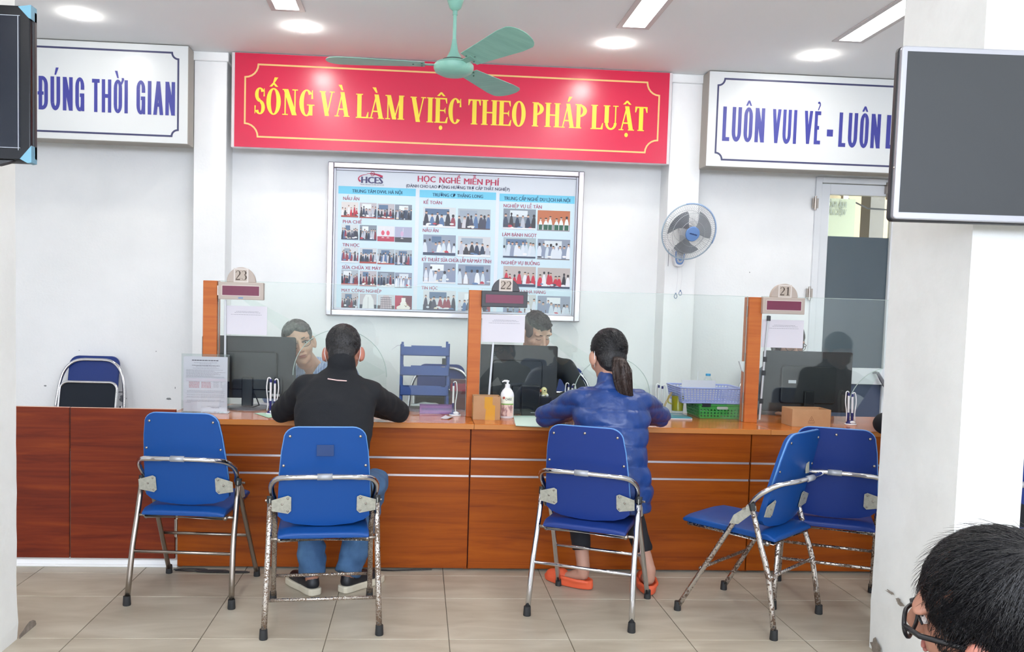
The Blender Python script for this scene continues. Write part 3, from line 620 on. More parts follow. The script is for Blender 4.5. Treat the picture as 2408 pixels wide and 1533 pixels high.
def photo(x0, x1, z0, z1, Y, par, sd, kind='people'):
    R = random.Random(sd); W, H = x1-x0, z1-z0; b = MB(); k = [0]
    def L(): k[0] += 1; return Y-.0002*k[0]*.5
    def rc(a, b2, c2, d, col): y = L(); a, b2 = max(0, a), min(1, b2); c2, d = max(0, c2), min(1, d); b.quad((x0+a*W, y, z0+c2*H), (x0+b2*W, y, z0+c2*H), (x0+b2*W, y, z0+d*H), (x0+a*W, y, z0+d*H), col)
    def el(cx, cy, rx, ry, col, a0=0, a1=360):
        y = L(); P = arc(cx, cy, rx, ry, a0, a1, 9); P = [(min(1, max(0, p[0])), min(1, max(0, p[1]))) for p in P]
        b.add([(x0+p[0]*W, y, z0+p[1]*H) for p in P], [tuple(range(len(P)))], col)
    sets = {'people': (['a9b4bd', 'b8b3b8', '7d8894', 'c8ccd0'], ['1d2333', '2a2a33', '7a1f2f', '39455a', 'b7bcc8', '20344f']), 'white': (['9fb1b8', 'c2c6c4', '8b96a8'], ['e4e8ee', 'd5dde6', 'c9d6e0', '8793ab']),
            'red': (['d8d2cf', 'b9b0ac'], ['c2203a', 'b01f35', 'e6e6ea', '2b2b33']), 'class': (['cdd3d6', 'a8b2ba'], ['2a2c3a', '3d3f52', '8f3a4a', 'c9c8cf', '4f6f9a']), 'green': (['b86a42', 'c47a50'], ['e6e9ea', 'dfe3e2', 'd2d8d8']), 'cloth': (['b9c2c6', 'aeb6bb'], ['dfe2e2'])}
    bg, cl = sets.get(kind, sets['people'])
    rc(0, 1, 0, 1, R.choice(bg)); rc(0, 1, 0, .3, R.choice(['5a4a4a', '6e6a70', '3d4452', '8c8a90']))
    if kind in ('people', 'class', 'white'):
        rc(R.uniform(.05, .3), R.uniform(.5, .8), .62, .92, R.choice(['e2e8ea', '56708f', 'd4dde2', '99a6b5']))
    if kind == 'drink':
        rc(0, 1, 0, 1, 'dcdde2' if sd % 2 else 'a9abc4'); rc(0, 1, 0, .32, 'b2304a' if sd % 2 else '3c3c44')
        for cx in ((.32, .62) if sd % 2 else (.42,)):
            el(cx, .55, .1, .17, 'd8566e' if sd % 2 else 'c9a6c6'); rc(cx-.01, cx+.01, .25, .42, 'e6dde0'); rc(cx-.08, cx+.08, .22, .25, 'e6dde0'); rc(cx+.05, cx+.07, .65, .92, 'e9e9ec')
        n = 0
    elif kind == 'dress':
        rc(0, .45, 0, 1, 'b02044'); rc(.45, 1, 0, 1, '6d2436'); el(.5, .2, .42, .2, 'e8e2d8'); el(.5, .42, .2, .25, 'eae6dc'); rc(.38, .62, .5, .85, 'efece4'); n = 0
        for i in range(8): el(R.uniform(.25, .75), R.uniform(.08, .5), .04, .03, R.choice(['3c3038', 'b9a27a']))
    elif kind == 'shirt':
        P = [(.15, 0), (.2, .6), (.35, .95), (.65, .95), (.82, .6), (.86, 0)]; y = L(); b.add([(x0+p[0]*W, y, z0+p[1]*H) for p in P], [tuple(range(6))], 'dfe1df' if sd % 2 else 'c6b6b8'); rc(.49, .51, 0, .8, '9a9c9c'); n = 0
        if sd % 2 == 0:
            for i in range(6): rc(.2+.1*i, .22+.1*i, 0, .85, '5a4f5c'); rc(.18, .84, .1+.14*i, .13+.14*i, '6a5f6c')
    else: n = R.randint(6, 9)
    for i in range(n):
        cx = (i+.5)/n+R.uniform(-.03, .03); top = R.uniform(.55, .78); s = R.uniform(.85, 1.15); col = R.choice(cl)
        w_ = .075*s
        el(cx, .05, w_, top-.12, col, 0, 180)
        if kind == 'green': rc(cx-w_*.8, cx+w_*.8, .05, .3, '1f5a44')
        el(cx, top-.03, .035*s, .065*s, 'caa793' if R.random() < .75 else '2a2228'); el(cx, top, .036*s, .05*s, '1e1c22', 0, 180)
    if n and kind != 'green':
        for i in range(R.randint(4, 8)):
            cx = R.uniform(.05, .95); el(cx, R.uniform(.06, .2), R.uniform(.04, .1), R.uniform(.03, .07), R.choice(['e4e6e6', 'cfd8e0', 'b83a4c', '5f7fa8', 'e0d6c0', '3c3f4a', 'e8e8ec']))
        if R.random() < .5: rc(0, 1, 0, R.uniform(.06, .14), R.choice(['e1e4e6', 'a8483f', '35415a']))
    return b.build('photograph', VC, par)
sd = 1
kinds1 = [['red', 'people', 'people', 'people'], ['class', 'people', 'drink1', 'drink2'], ['class', 'people', 'class', 'class'], ['people', 'people', 'people', 'white'], ['people', 'shirt1', 'shirt2', 'dress']]
for r_, y0 in enumerate((474, 526.5, 580.5, 634, 688)):
    for c_, x0 in enumerate((803, 846, 888, 929)):
        sd += 1; k = kinds1[r_][c_]; s2 = sd
        if k[-1] in '12' : s2 = sd*2+(1 if k[-1] == '1' else 0); k = k[:-1]
        dy = .052*(x0-803); a0, a1, b0, b1 = pr_(x0, y0+dy, x0+40, y0+dy+36, yp-.001)
        photo(a0, a1, b0, b1, yp-.001, nb, s2, k)
for cols, ys, ks in (((995.6, 1077.3), (486, 551, 617, 682), ('class', 'class', 'white', 'people', 'white', 'white', 'class', 'class')), ((1184, 1264.5), (490, 557.5, 625, 691), ('people', 'green', 'white', 'white', 'red', 'red', 'white', 'white'))):
    i = 0
    for y0 in ys:
        for x0 in cols:
            sd += 1; a0, a1, b0, b1 = pr_(x0, y0+.05*(x0-cols[0]), x0+76.5, y0+.05*(x0-cols[0])+48, yp-.001); photo(a0, a1, b0, b1, yp-.001, nb, sd, ks[i]); i += 1
# ================================================================== service counter
CT = .766; CF = 4.40; PF = 4.43; CB = 5.06
def desk(label, x0, x1, tx0, tx1, left_end=False):
    t = thing('service_desk', label, 'desk', ((x0+x1)/2, 4.7, 0), group='service desks in one line')
    if left_end:
        P = [(tx0, CF+.19), (tx0+.13, CF), (tx1, CF), (tx1, CB), (tx0, CB)]
    else: P = [(tx0, CF), (tx1, CF), (tx1, CB), (tx0, CB)]
    MB().prism(P, .028, Matrix.Translation((0, 0, CT-.028))).build('worktop', ORT, t, bevel=.002, seg=2)
    if not left_end or True:
        MB().box(tx0+(.13 if left_end else 0), tx1, CF-.0012, CF, CT-.026, CT-.002).build('edge_band', EDGE, t)
    g = .0025
    MB().box(x0, x1, PF+.004, PF+.02, .03, CT-.028).build('backing_board', mat('dark_joint', '5a1c0e', .7), t)
    for z0, z1 in ((.012, .487), (.499, .577), (.589, CT-.03)): MB().box(x0+g, x1-g, PF-.012, PF+.004, z0, z1).build('front_panel', ORW, t, bevel=.001, seg=1)
    for z0 in (.488, .578): MB().box(x0+g*2, x1-g*2, PF-.009, PF+.004, z0, z0+.0105).build('metal_strip', STRIP, t)
    for xx in (x0+.001, x1-.019): MB().box(xx, xx+.018, PF+.02, CB-.05, 0, CT-.028).build('side_panel', ORW, t)
    MB().box(x0+.02, x1-.02, PF+.06, PF+.075, 0, .03).build('plinth', DKGR, t)
    return t
xs = at(1103, 1150, PF).x; xs2 = at(1757, 1200, PF).x
j1 = at(1115, 1003, CF).x; j2 = at(1813, 1012, CF).x
desk('orange wooden service desk at the left, behind the two leftmost chairs', -1.19, xs, -1.27, j1-.001, True)
desk('orange wooden service desk in the middle, in front of the person in blue', xs+.001, xs2, j1+.001, j2-.001)
desk('orange wooden service desk at the right, behind the sideways chair', xs2+.001, 3.3, j2+.001, 3.3)
# red gates left of the desks
def gate(label, x0, x1, hinge):
    t = thing('gate_panel', label, 'gate', ((x0+x1)/2, 4.44, .045))
    MB().box(x0, x1, 4.43, 4.448, .045, .805).build('panel', REDW, t, bevel=.002, seg=1)
    MB().box(x0, x1, 4.4305, 4.4475, .805, .8065).build('edge_band', PINKE, t)  # pale strip; light on the gate's top edge is put into its colour
    for hx, hz in hinge:
        MB().tube([(hx, 4.424, hz-.045), (hx, 4.424, hz+.045)], .008, 8).cbox((hx, 4.428, hz), (.02, .003, .085)).build('hinge', DULL, t)
gate('wide red wooden gate leaf beside the orange desk', -1.718, -1.204, [(-1.196, .205), (-1.196, .69)])
gate('narrower red wooden gate leaf beside the left pillar', -2.5, -1.724, [])
o = MB()
pts = [(-1.14+.0+.11*cos(a/9*2*pi)+.012*a, 4.385+.014*sin(a/9*2*pi)-.002*a, .005) for a in range(-1, 22)]
o = o.tube(pts, .0035, 6).build('power_cable', BLKP); tag(o, 'short loop of black cable on the floor by the left desk corner', 'cable')
o = MB().tube([(-.3, 4.41, .005), (-.1, 4.395, .005), (.02, 4.41, .005), (.1, 4.42, .005)], .0035, 6).build('power_cable', BLKP); tag(o, 'black cable lying along the desk foot right of the man in jeans', 'cable')

# posts, displays, glass
GY = 4.70
def post(label, x0, x1, top, side):
    t = thing('window_post', label, 'post', ((x0+x1)/2, 4.71, CT), group=None)
    MB().box(x0, x1, 4.68, 4.76, CT, top).build('post_body', POSTW, t, bevel=.0025, seg=2)
    for z in (1.38, 1.12, .9): MB().box(x0-.0008 if side < 0 else x1-.0002, x0+.0002 if side < 0 else x1+.0008, 4.70, 4.72, z-.03, z+.03).build('slot', mat('dark_slot', '5a3a26', .7), t)
    return t
posts = [(-1.136, -1.063, 1.461, '23', 1), (.269, .337, 1.452, '22', -1), (1.812, 1.885, 1.459, '21', -1)]
for x0, x1, z, n, s in posts: post('orange wooden post %s, carrying a number display' % {'23': 'at the left window, above the upright printed form', '22': 'at the middle window, behind the taped cardboard box', '21': 'at the right window, beside the stacked baskets'}[n], x0, x1, z, s)
LEDM = bpy.data.materials.new('led_matrix'); LEDM.use_nodes = True
_n = LEDM.node_tree.nodes; _l = LEDM.node_tree.links; _b = _n['Principled BSDF']
_tc = _n.new('ShaderNodeTexCoord'); _m = _n.new('ShaderNodeVectorMath'); _m.operation = 'SCALE'; _m.inputs['Scale'].default_value = 150
_fr = _n.new('ShaderNodeVectorMath'); _fr.operation = 'FRACTION'; _sb = _n.new('ShaderNodeVectorMath'); _sb.operation = 'SUBTRACT'; _sb.inputs[1].default_value = (.5, .5, .5)
_mu = _n.new('ShaderNodeVectorMath'); _mu.operation = 'MULTIPLY'; _mu.inputs[1].default_value = (1, 0, 1); _ln = _n.new('ShaderNodeVectorMath'); _ln.operation = 'LENGTH'
_l.new(_tc.outputs['Object'], _m.inputs[0]); _l.new(_m.outputs[0], _fr.inputs[0]); _l.new(_fr.outputs[0], _sb.inputs[0]); _l.new(_sb.outputs[0], _mu.inputs[0]); _l.new(_mu.outputs[0], _ln.inputs[0])
_rp = _n.new('ShaderNodeValToRGB'); _rp.color_ramp.elements[0].position = .3; _rp.color_ramp.elements[1].position = .42; _rp.color_ramp.elements[0].color = lin('84204a'); _rp.color_ramp.elements[1].color = lin('5c0c30')
_l.new(_ln.outputs['Value'], _rp.inputs[0]); _l.new(_rp.outputs[0], _b.inputs['Base Color']); _b.inputs['Roughness'].default_value = .4
BEIGE = mat('beige_plastic', 'b5a79c', .45)
def display(n, x0, x1, z0, z1, ax0, ax1, atop, body, dark):
    Y = 4.655
    t = thing('number_display', 'number display reading %s on %s' % (n, {'23': 'beige casing at the left post', '22': 'black casing at the middle post', '21': 'beige casing at the right post'}[n]), 'display', ((x0+x1)/2, 4.68, z0))
    MB().box(x0, x1, Y, Y+.04, z0, z1).build('casing', body, t, bevel=.003)
    m = .022
    MB().box(x0+m-.004, x1-m+.004, Y-.001, Y+.001, z0+m-.003, z1-m+.006).build('screen_frame', mat('pale_bezel' if not dark else 'black_bezel', 'cdc2ba' if not dark else '1a1a1f', .4), t)
    MB().box(x0+m, x1-m, Y-.0018, Y+.001, z0+m, z1-m+.002).build('led_screen', LEDM, t)
    cx = (ax0+ax1)/2; rx = (ax1-ax0)/2
    P = arc(cx, z1, rx, atop-z1, 0, 180, 20)
    MB().prism(P, .03, XZ(Y+.008)).build('arched_top', body, t, bevel=.002, seg=1)
    w_ = .038 if n != '22' else .036
    pap = MB().box(cx-w_, cx+w_, Y+.0055, Y+.0075, z1-.002, atop-.006).build('number_card', mat('card_paper', 'd6cdc6', .6), t)
    MB().box(cx-w_+.008, cx+w_-.008, Y+.005, Y+.0056, z1+.006, atop-.014).build('number_field', mat('number_field', 'b9ab9e' if not dark else 'd8d2c4', .6), pap)
    H = atop-z1-.03
    # serif numerals
    g = MB()
    def band2(P, w0, ox):
        k = len(P)
        for i in range(k-1):
            a, b = V(P[i][:2]), V(P[i+1][:2]); tt = (b-a).normalized(); q = V((-tt.y, tt.x)); wa, wb_ = P[i][2], P[i+1][2]
            g.quad(*[(cx+ox+p.x, Y+.0046, z1+.012+p.y*H) for p in (a-V((q.x*wa, q.y*wa/H)), b-V((q.x*wb_, q.y*wb_/H)), b+V((q.x*wb_, q.y*wb_/H)), a+V((q.x*wa, q.y*wa/H)))])
    s = .024
    def digit(d, ox):
        if d == '2':
            P = [(s*cos(rad(a))*.42, .72+.26*sin(rad(a)), .0015+.002*max(0, cos(rad(a)))) for a in range(170, -41, -18)]
            P += [(-.0*s, .35, .0026), (-.45*s, .06, .0012)]; band2(P, 0, ox); band2([(-.48*s, .05, .0028), (.45*s, .05, .0028)], 0, ox); band2([(.38*s, .05, .001), (.5*s, .22, .0008)], 0, ox)
        if d == '3':
            band2([(s*.4*cos(rad(a)), .76+.22*sin(rad(a)), .0012+.0025*max(0, cos(rad(a)))) for a in range(160, -81, -16)], 0, ox); band2([(s*.48*cos(rad(a)), .28+.27*sin(rad(a)), .0012+.0028*max(0, cos(rad(a)))) for a in range(80, -171, -16)], 0, ox)
        if d == '1':
            band2([(.02*s, .02, .0036), (.02*s, .98, .0036)], 0, ox); band2([(-.3*s, .03, .0014), (.36*s, .03, .0014)], 0, ox); band2([(-.3*s, .82, .0012), (.02*s, .96, .0016)], 0, ox)
    digit(n[0], -.0155); digit(n[1], .0155)
    g.build('numerals', mat('numeral_ink', '4a3c34', .6), pap)
    if n == '23':
        MB().cbox(((x0+x1)/2, Y-.0008, z0+.009), (.025, .0008, .007)).build('maker_plate', mat('blue_maker_plate', '6f8fb5', .5), t)
    MB().box(x0-.014, x0+.004, 4.684, 4.692, z0+.02, z1-.02).build('bracket', DULL, t)
    return t
def dd(n, p): 
    A, B = at(*p[0:2], 4.655), at(*p[2:4], 4.655); a0, a1 = at(p[4], p[1], 4.655), at(p[5], p[1], 4.655); return (n, A.x, B.x, B.z, A.z, a0.x, a1.x, at((p[4]+p[5])/2, p[6], 4.655).z)
display(*dd('23', (513, 662, 619, 706, 532, 600, 628)), BEIGE, False)
display(*dd('22', (1133, 683, 1240, 724, 1157, 1222, 653)), mat('black_casing', '2b2a30', .4), True)
display(*dd('21', (1795, 698, 1892, 740, 1815, 1878, 667)), BEIGE, False)
def pane(label, x0, x1, cx, cz, r, top):
    z0 = CT+.002; t = thing('glass_screen', label, 'screen', ((x0+x1)/2, GY, CT))
    P = [(x0, z0)]
    if cx is not None:
        if cx-r > x0: P += [(cx-r, z0)]; A = [(cx+r*cos(rad(a)), cz+r*sin(rad(a))) for a in range(180, -1, -6)]
        else: A = [(cx+r*cos(rad(a)), cz+r*sin(rad(a))) for a in range(180, -1, -6) if cx+r*cos(rad(a)) > x0+.01]; P = []; P += [(x0, cz+math.sqrt(r*r-(x0-cx)**2))]
        if cx+r > x1: A = [p for p in A if p[0] < x1-.01]; P += A; P += [(x1, cz+math.sqrt(r*r-(x1-cx)**2))]
        else: P += A+[(cx+r, z0), (x1, z0)]
        R = [p for p in A]
    else: P += [(x1, z0)]; R = None
    P += [(x1, top), (x0, top)]
    bm = bmesh.new(); vs = [bm.verts.new((p[0], GY, p[1])) for p in P]; bm.faces.new(vs); bmesh.ops.triangulate(bm, faces=bm.faces[:])
    vv = [tuple(v.co) for v in bm.verts]; ff = [tuple(v.index for v in f.verts) for f in bm.faces]; bm.free()
    n = len(vv); m = MB().add(vv+[(a, b+.008, c) for a, b, c in vv], ff+[tuple(n+i for i in reversed(f)) for f in ff])
    m.build('glass_pane', GLASS, t)
    e = MB(); e.box(x0, x1, GY+.001, GY+.007, top-.0008, top+.0012)
    for xx in (x0, x1): e.box(xx-.0009, xx+.0009, GY+.001, GY+.007, z0 if cx is None or (xx == x0 and cx-r > x0) or (xx == x1 and cx+r < x1) else 1.0, top)
    if R:
        e.tube([(p[0], GY+.004, p[1]) for p in R], .0022, 6)
    e.build('edge_highlight', RIM, t)  # pale opaque rim; the lit line along glass edges is put into its colour
    return t
pane('clear glass screen with an arched opening between the left and middle posts', -1.06, .266, -.415, .97, .25, 1.462)
pane('clear glass screen with an arched opening between the middle and right posts', .339, 1.809, 1.07, .895, .212, 1.462)
pane('clear glass screen right of the right post', 1.888, 2.63, 2.655, .845, .243, 1.465)
pane('clear glass screen half hidden behind the right pillar', 2.64, 3.28, 2.655, .845, .243, 1.465)
# printed sheets taped behind the glass (codes left out)
def lines(mb, x0, x1, zs, Y, h=.002, R=None, gaps=True, left=False):
    R = R or random.Random(3)
    for z, f0, f1 in zs:
        a, b = x0+(x1-x0)*f0, x0+(x1-x0)*f1; x = a
        while x < b-.003:
            w_ = min(R.uniform(.004, .013), b-x); mb.quad((x, Y, z), (x+w_, Y, z), (x+w_, Y, z+h), (x, Y, z+h)); x += w_+.0022
def sheet(label, px, rotz=0):
    A, B = at(px[0], px[1], GY-.006), at(px[2], px[3], GY-.006); x0, x1, z0, z1 = A.x, B.x, B.z, A.z
    t = thing('printed_sheet', label, 'paper', ((x0+x1)/2, GY-.004, z0))
    MB().box(x0, x1, GY-.003, GY-.001, z0, z1).build('paper', PAPER, t)
    m = MB(); H = z1-z0; lines(m, x0, x1, [(z1-.2*H, .28, .8), (z1-.24*H, .24, .85), (z1-.31*H, .16, .88)], GY-.0036, .0018); m.build('printed_lines', INK, t, kind='stuff')
    return t
sheet('white printed sheet on the glass below the left number display', (527, 718, 627, 788)); sheet('white printed sheet on the glass below the black number display', (1134, 739, 1233, 806)); sheet('white printed sheet on the glass below the right number display', (1794, 751, 1888, 819))
def strut(label, pts, w=.010, tape=()):
    P = [at(x, y, GY-.012) for x, y in pts]
    t = thing('glass_strut', label, 'bracket', tuple(P[-1]))
    m = MB()
    for i in range(len(P)-1):
        a, b = P[i], P[i+1]; q = V((w/2, 0, 0)); m.add([a-q, a+q, b+q, b-q]+[v+V((0, .006, 0)) for v in (a-q, a+q, b+q, b-q)], [(0, 1, 2, 3), (7, 6, 5, 4), (0, 4, 5, 1), (1, 5, 6, 2), (2, 6, 7, 3), (3, 7, 4, 0)])
    m.build('channel', mat('grey_channel', 'b4b6b8', .4, .4), t)
    for f in tape:
        a = P[0].lerp(P[-1], f); MB().cbox((a.x, a.y-.001, a.z), (.022, .004, .028)).build('black_tape', BLKP, t)
strut('grey channel strip beside the left post', [(530, 705), (529, 868)])
strut('slanting grey channel strip below the middle printed sheet', [(1160, 806), (1150, 928)])
strut('grey channel strip with black tape beside the right post', [(1808, 741), (1800, 820), (1786, 987)], tape=(.03, .42, .55, .82))
p = at(1742, 862, 4.72); t = thing('white_hook', 'small white hook on the side of the right post', 'hook', (1.8, 4.72, p.z)); MB().prism([(-.03, .03), (0, .03), (0, -.03), (-.012, -.02)], .02, Matrix.Translation((1.8105, 0, 0)) @ XZ(4.71, 0, p.z)).build('hook', WPL, t)

# ================================================================== things on the desks
def P_(px, py): return onz(px, py, CT)
# monitors, seen from behind
def monitor(label, x0, x1, z0, z1, Y, sticker=None, tilt=0, grey=DKGR, br=1):
    cx = (x0+x1)/2; t = thing('computer_monitor', label, 'monitor', (cx, Y, CT), 0)
    M = Matrix.Translation((cx, Y, (z0+z1)/2)) @ Matrix.Rotation(tilt, 4, 'X'); w_, h_ = (x1-x0)/2, (z1-z0)/2
    MB().prism(rrect(-w_, w_, -h_, h_, .012, 4), .02, M @ Matrix(((1, 0, 0, 0), (0, 0, 1, 0), (0, 1, 0, 0), (0, 0, 0, 1)))).build('housing', grey, t, bevel=.003)
    MB().prism(rrect(-w_*.62, w_*.62, -h_*.72, h_*.52, .02, 4), .022, M @ Matrix(((1, 0, 0, 0), (0, 0, 1, -.022), (0, 1, 0, 0), (0, 0, 0, 1)))).build('rear_cover', mat('rear_cover', '1d1f23', .35), t, bevel=.006)
    MB().box(cx-w_+.012, cx+w_-.012, Y+.0195, Y+.0215, z0+.015, z1-.015).build('screen', mat('monitor_screen', '2a3140', .2), t)
    MB().box(cx-.03, cx+.03, Y-.04, Y-.012, CT+.012, z0+h_*.7).build('stand_neck', BLKP, t, bevel=.004)
    MB().lathe([(.12*br, 0), (.122*br, .006), (.1*br, .013), (.03, .018)], (cx, Y-.0, CT+.0005), 36).build('stand_base', BLKP, t, smooth=2)
    if sticker:
        for sx, sz, sw, sh in sticker: MB().box(cx+sx-sw/2, cx+sx+sw/2, Y-.0235 if abs(sx) < w_*.6 else Y-.0015, Y-.022 if abs(sx) < w_*.6 else Y-.0005, (z0+z1)/2+sz-sh/2, (z0+z1)/2+sz+sh/2).build('sticker', mat('pale_sticker', 'b9bdc4', .5), t)
    MB().tube([(cx+.04, Y-.03, z0+.03), (cx+.07, Y-.06, z0-.03), (cx+.03, Y-.09, CT+.012), (cx-.05, Y-.05, CT+.005)], .004, 6).build('cable', BLKP, t)
    return t
monitor('black computer monitor seen from behind, beside the upright printed form', -1.185, -.675, .822, 1.165, 4.87, [(-.13, .04, .035, .014), (.12, -.13, .02, .008), (.15, -.15, .05, .014)])
monitor('black computer monitor seen from behind, in front of the young clerk', .335, .795, .80, 1.152, 4.90, br=.5)
monitor('black computer monitor seen from behind, behind the shallow cardboard box', 1.985, 2.512, .81, 1.16, 4.87, [(-.1, .0, .045, .018)])
# acrylic stand with a printed form
A, B = at(427, 831, 4.64), at(538, 971, 4.64); x0, x1, z1 = A.x, B.x, A.z
t = thing('sign_holder', 'clear upright sign holder with a printed form at the left end of the desk', 'sign holder', ((x0+x1)/2, 4.65, CT))
MB().box(x0, x1, 4.640, 4.6425, CT, z1).box(x0, x1, 4.646, 4.6485, CT, z1).box(x0, x1, 4.61, 4.68, CT+.0003, CT+.003).build('acrylic_holder', CLEAR, t)
MB().box(x0+.01, x1-.01, 4.6435, 4.6452, CT+.006, z1-.014).build('form_sheet', PAPER, t)
H = z1-CT; L_, D_, R_ = MB(), MB(), MB(); rr = random.Random(5); Yf = 4.6392
lines(D_, x0, x1, [(CT+.885*H, .22, .78)], Yf, .004, rr)
lines(D_, x0, x1, [(CT+.8*H, .22, .8), (CT+.085*H, .62, .8)], Yf, .0022, rr)
lines(L_, x0, x1, [(CT+.85*H, .26, .76), (CT+.83*H, .38, .64), (CT+.78*H, .3, .74), (CT+.755*H, .24, .78)]+[(CT+(.725-.019*i)*H, .1, rr.uniform(.6, .93)) for i in range(7)], Yf, .0015, rr)
R_.quad((x0+.025, Yf, CT+.54*H), (x1-.015, Yf, CT+.54*H), (x1-.015, Yf, CT+.585*H), (x0+.025, Yf, CT+.585*H))
R_.build('table_header', mat('grey_table_band', 'b9b7c0', .8), t)
F = MB()
for i in range(5): lines(F, x0, x1, [(CT+(.515-.022*i)*H, .16, .38), (CT+(.515-.022*i)*H, .42, .62)], Yf, .002, rr); lines(L_, x0, x1, [(CT+(.52-.02*i)*H, .67, .78), (CT+(.52-.02*i)*H, .82, .87)], Yf, .0012, rr)
F.build('red_lines', INKR, t, kind='stuff')
lines(L_, x0, x1, [(CT+(.37-.022*i)*H, .12, .9) for i in (0, 1)]+[(CT+.3*H, .12, .9), (CT+.27*H, .12, .9), (CT+.21*H, .12, .85), (CT+.19*H, .12, .9), (CT+.17*H, .1, .2), (CT+.11*H, .55, .85)], Yf, .0014, rr)
for zz in (.33, .255, .60): L_.quad((x0+.02, Yf, CT+zz*H), (x1-.02, Yf, CT+zz*H), (x1-.02, Yf, CT+zz*H+.0006), (x0+.02, Yf, CT+zz*H+.0006))
L_.build('printed_lines', INK, t, kind='stuff'); D_.build('heading_lines', INKD, t, kind='stuff')
# pen stands with two pens on cords
def pens(label, px, py, n=2, hi=.185, tilt=0):
    p = P_(px, py); t = thing('pen_stand', label, 'pen stand', (p.x, p.y, CT)); x, y = p.x, p.y
    MB().lathe([(.032, 0), (.034, .004), (.03, .008)], (x, y, CT), 28, Matrix.Diagonal((1, .75, 1, 1))).build('base_rim', WPL, t, smooth=2)
    NV = mat('navy_plastic', '24246a', .35)
    MB().lathe([(.028, .008), (.024, .016), (.012, .024)], (x, y, CT), 28, Matrix.Diagonal((1, .75, 1, 1))).build('base', NV, t, smooth=2)
    MB().ell((x+.004, y-.012, CT+.014), (.017, .011, .010)).build('badge', WPL, t, smooth=True)
    for i in range(n):
        dx = -.011+.022*i if n == 2 else -.012; b = V((x+dx, y+.006, CT+.014)); e = V((x+dx*1.0+tilt, y+.01, CT+hi-.006*i))
        def at_(f): return b.lerp(e, f)
        MB().tube([b, at_(.33)], .0062, 10).tube([at_(.9), e], .0058, 10).build('pen_socket', NV, t)
        pn = MB().tube([at_(.33), at_(.9)], .0056, 10).build('pen', WPL, t, smooth=2)
        s = 1 if (i == 1 or n == 1) else -1; pts = []
        for k in range(15):
            u = k/14; ang = pi*min(1, u*2.2); r = .008
            if u < .45: pts.append(e+V((s*(r-r*cos(ang*1.0)), -.002, r*sin(ang))))
            else: v = (u-.45)/.55; pts.append(V((e.x+s*(2*r+.004*sin(v*6)), e.y-.004-.012*v, e.z-(e.z-CT-.02)*v)))
        MB().tube(pts, .003, 8).build('cord', WPL, t, smooth=True)
    return t
pens('pen stand with two white pens left of the man in the black jacket', 640, 974)
pens('pen stand with one white pen on the desk left of the open cardboard box', 1070, 977, 1, .178)
pens('pen stand with two white pens behind the left elbow of the woman in blue', 1340, 974, 2, .17)
pens('pen stand with two white pens behind the right elbow of the woman in blue', 1552, 974, 2, .17)
pens('pen stand with two white pens right of the shallow cardboard box', 2000, 999, 2, .178, -.004)
# papers
def paper(label, pts, m, h=.001, ink=None, curl=0):
    c = sum(pts, V())/len(pts); t = thing('paper_slip', label, 'paper', (c.x, c.y, CT)); n = 6; vs = []; fs = []
    a, b, c_, d = pts
    for i in range(n+1):
        for j in range(n+1):
            u, v = i/n, j/n; p = (a*(1-u)+b*u)*(1-v)+(d*(1-u)+c_*u)*v; vs.append(p+V((0, 0, .0006+curl*(abs(u-.5)*2)**2)))
    for i in range(n):
        for j in range(n): q = i*(n+1)+j; fs.append((q, q+n+1, q+n+2, q+1))
    k = len(vs); MB().add(vs+[v+V((0, 0, h)) for v in vs], [f[::-1] for f in fs]+[tuple(k+i for i in f) for f in fs]).build('sheet', m, t)
    if ink:
        g = MB()
        for r_ in range(7):
            v = .14+.11*r_
            for q in range(9):
                u0 = .1+.09*q; u1 = u0+.06; 
                if (q*7+r_*5) % 4 == 0: continue
                P = [(a*(1-u)+b*u)*(1-w_)+(d*(1-u)+c_*u)*w_+V((0, 0, .0021)) for u, w_ in ((u0, v), (u1, v), (u1, v+.035), (u0, v+.035))]; g.quad(*P)
        g.build('printed_lines', ink, t, kind='stuff')
    return t
GP = mat('pale_green_paper', 'bfe3cc', .7); GP2 = mat('green_form_paper', 'cfe6dc', .7)
paper('pale green slip by the left sleeve of the man in black', [P_(598, 972), P_(632, 983), P_(660, 979), P_(632, 971)], GP)
paper('green printed forms beside the left sleeve of the woman in blue', [onz(1213, 1002, CT), onz(1290, 1006, CT), onz(1290, 979, CT), onz(1207, 978, CT)], GP2, .002, mat('green_ink', '86b8a2', .8))
paper('small white slip in front of the single pen stand', [P_(1036, 985), P_(1056, 986), P_(1066, 981), P_(1048, 978)], PAPER, .0008, None, .004)
paper('white sheet lying behind the glass under the left monitor', [P_(598, 957), P_(660, 953), P_(650, 946), P_(590, 948)], PAPER)
# blue letter trays
A, B = at(942, 811, 4.87), at(1058, 811, 4.87); x0, x1 = A.x, B.x; TB = mat('blue_tray_plastic', '24488f', .4)
t = thing('letter_tray_stack', 'blue plastic stack of letter trays behind the glass', 'letter tray', ((x0+x1)/2, 5.0, CT))
for i, py in enumerate((811, 858, 905, 950)):
    z = at(942, py, 4.87).z; yb = 5.18; m = MB()
    m.box(x0, x1, 4.87, yb, z-.058, z-.055); m.box(x0, x0+.003, 4.87, yb, z-.058, z); m.box(x1-.003, x1, 4.87, yb, z-.058, z+.002)
    m.box(x0, x0+.02, 4.87, 4.873, z-.058, z+.002); m.box(x1-.02, x1, 4.87, 4.873, z-.058, z+.002); m.box(x0+.02, x0+.06, 4.87, 4.873, z-.058, z-.008); m.box(x1-.045, x1-.02, 4.87, 4.873, z-.058, z-.008); m.box(x0+.06, x1-.045, 4.87, 4.873, z-.058, z-.001)
    m.box(x0, x1, yb-.003, yb, z-.058, z-.03)
    if i < 3: m.build('tray', TB, t)
zt = at(942, 809, 4.87).z
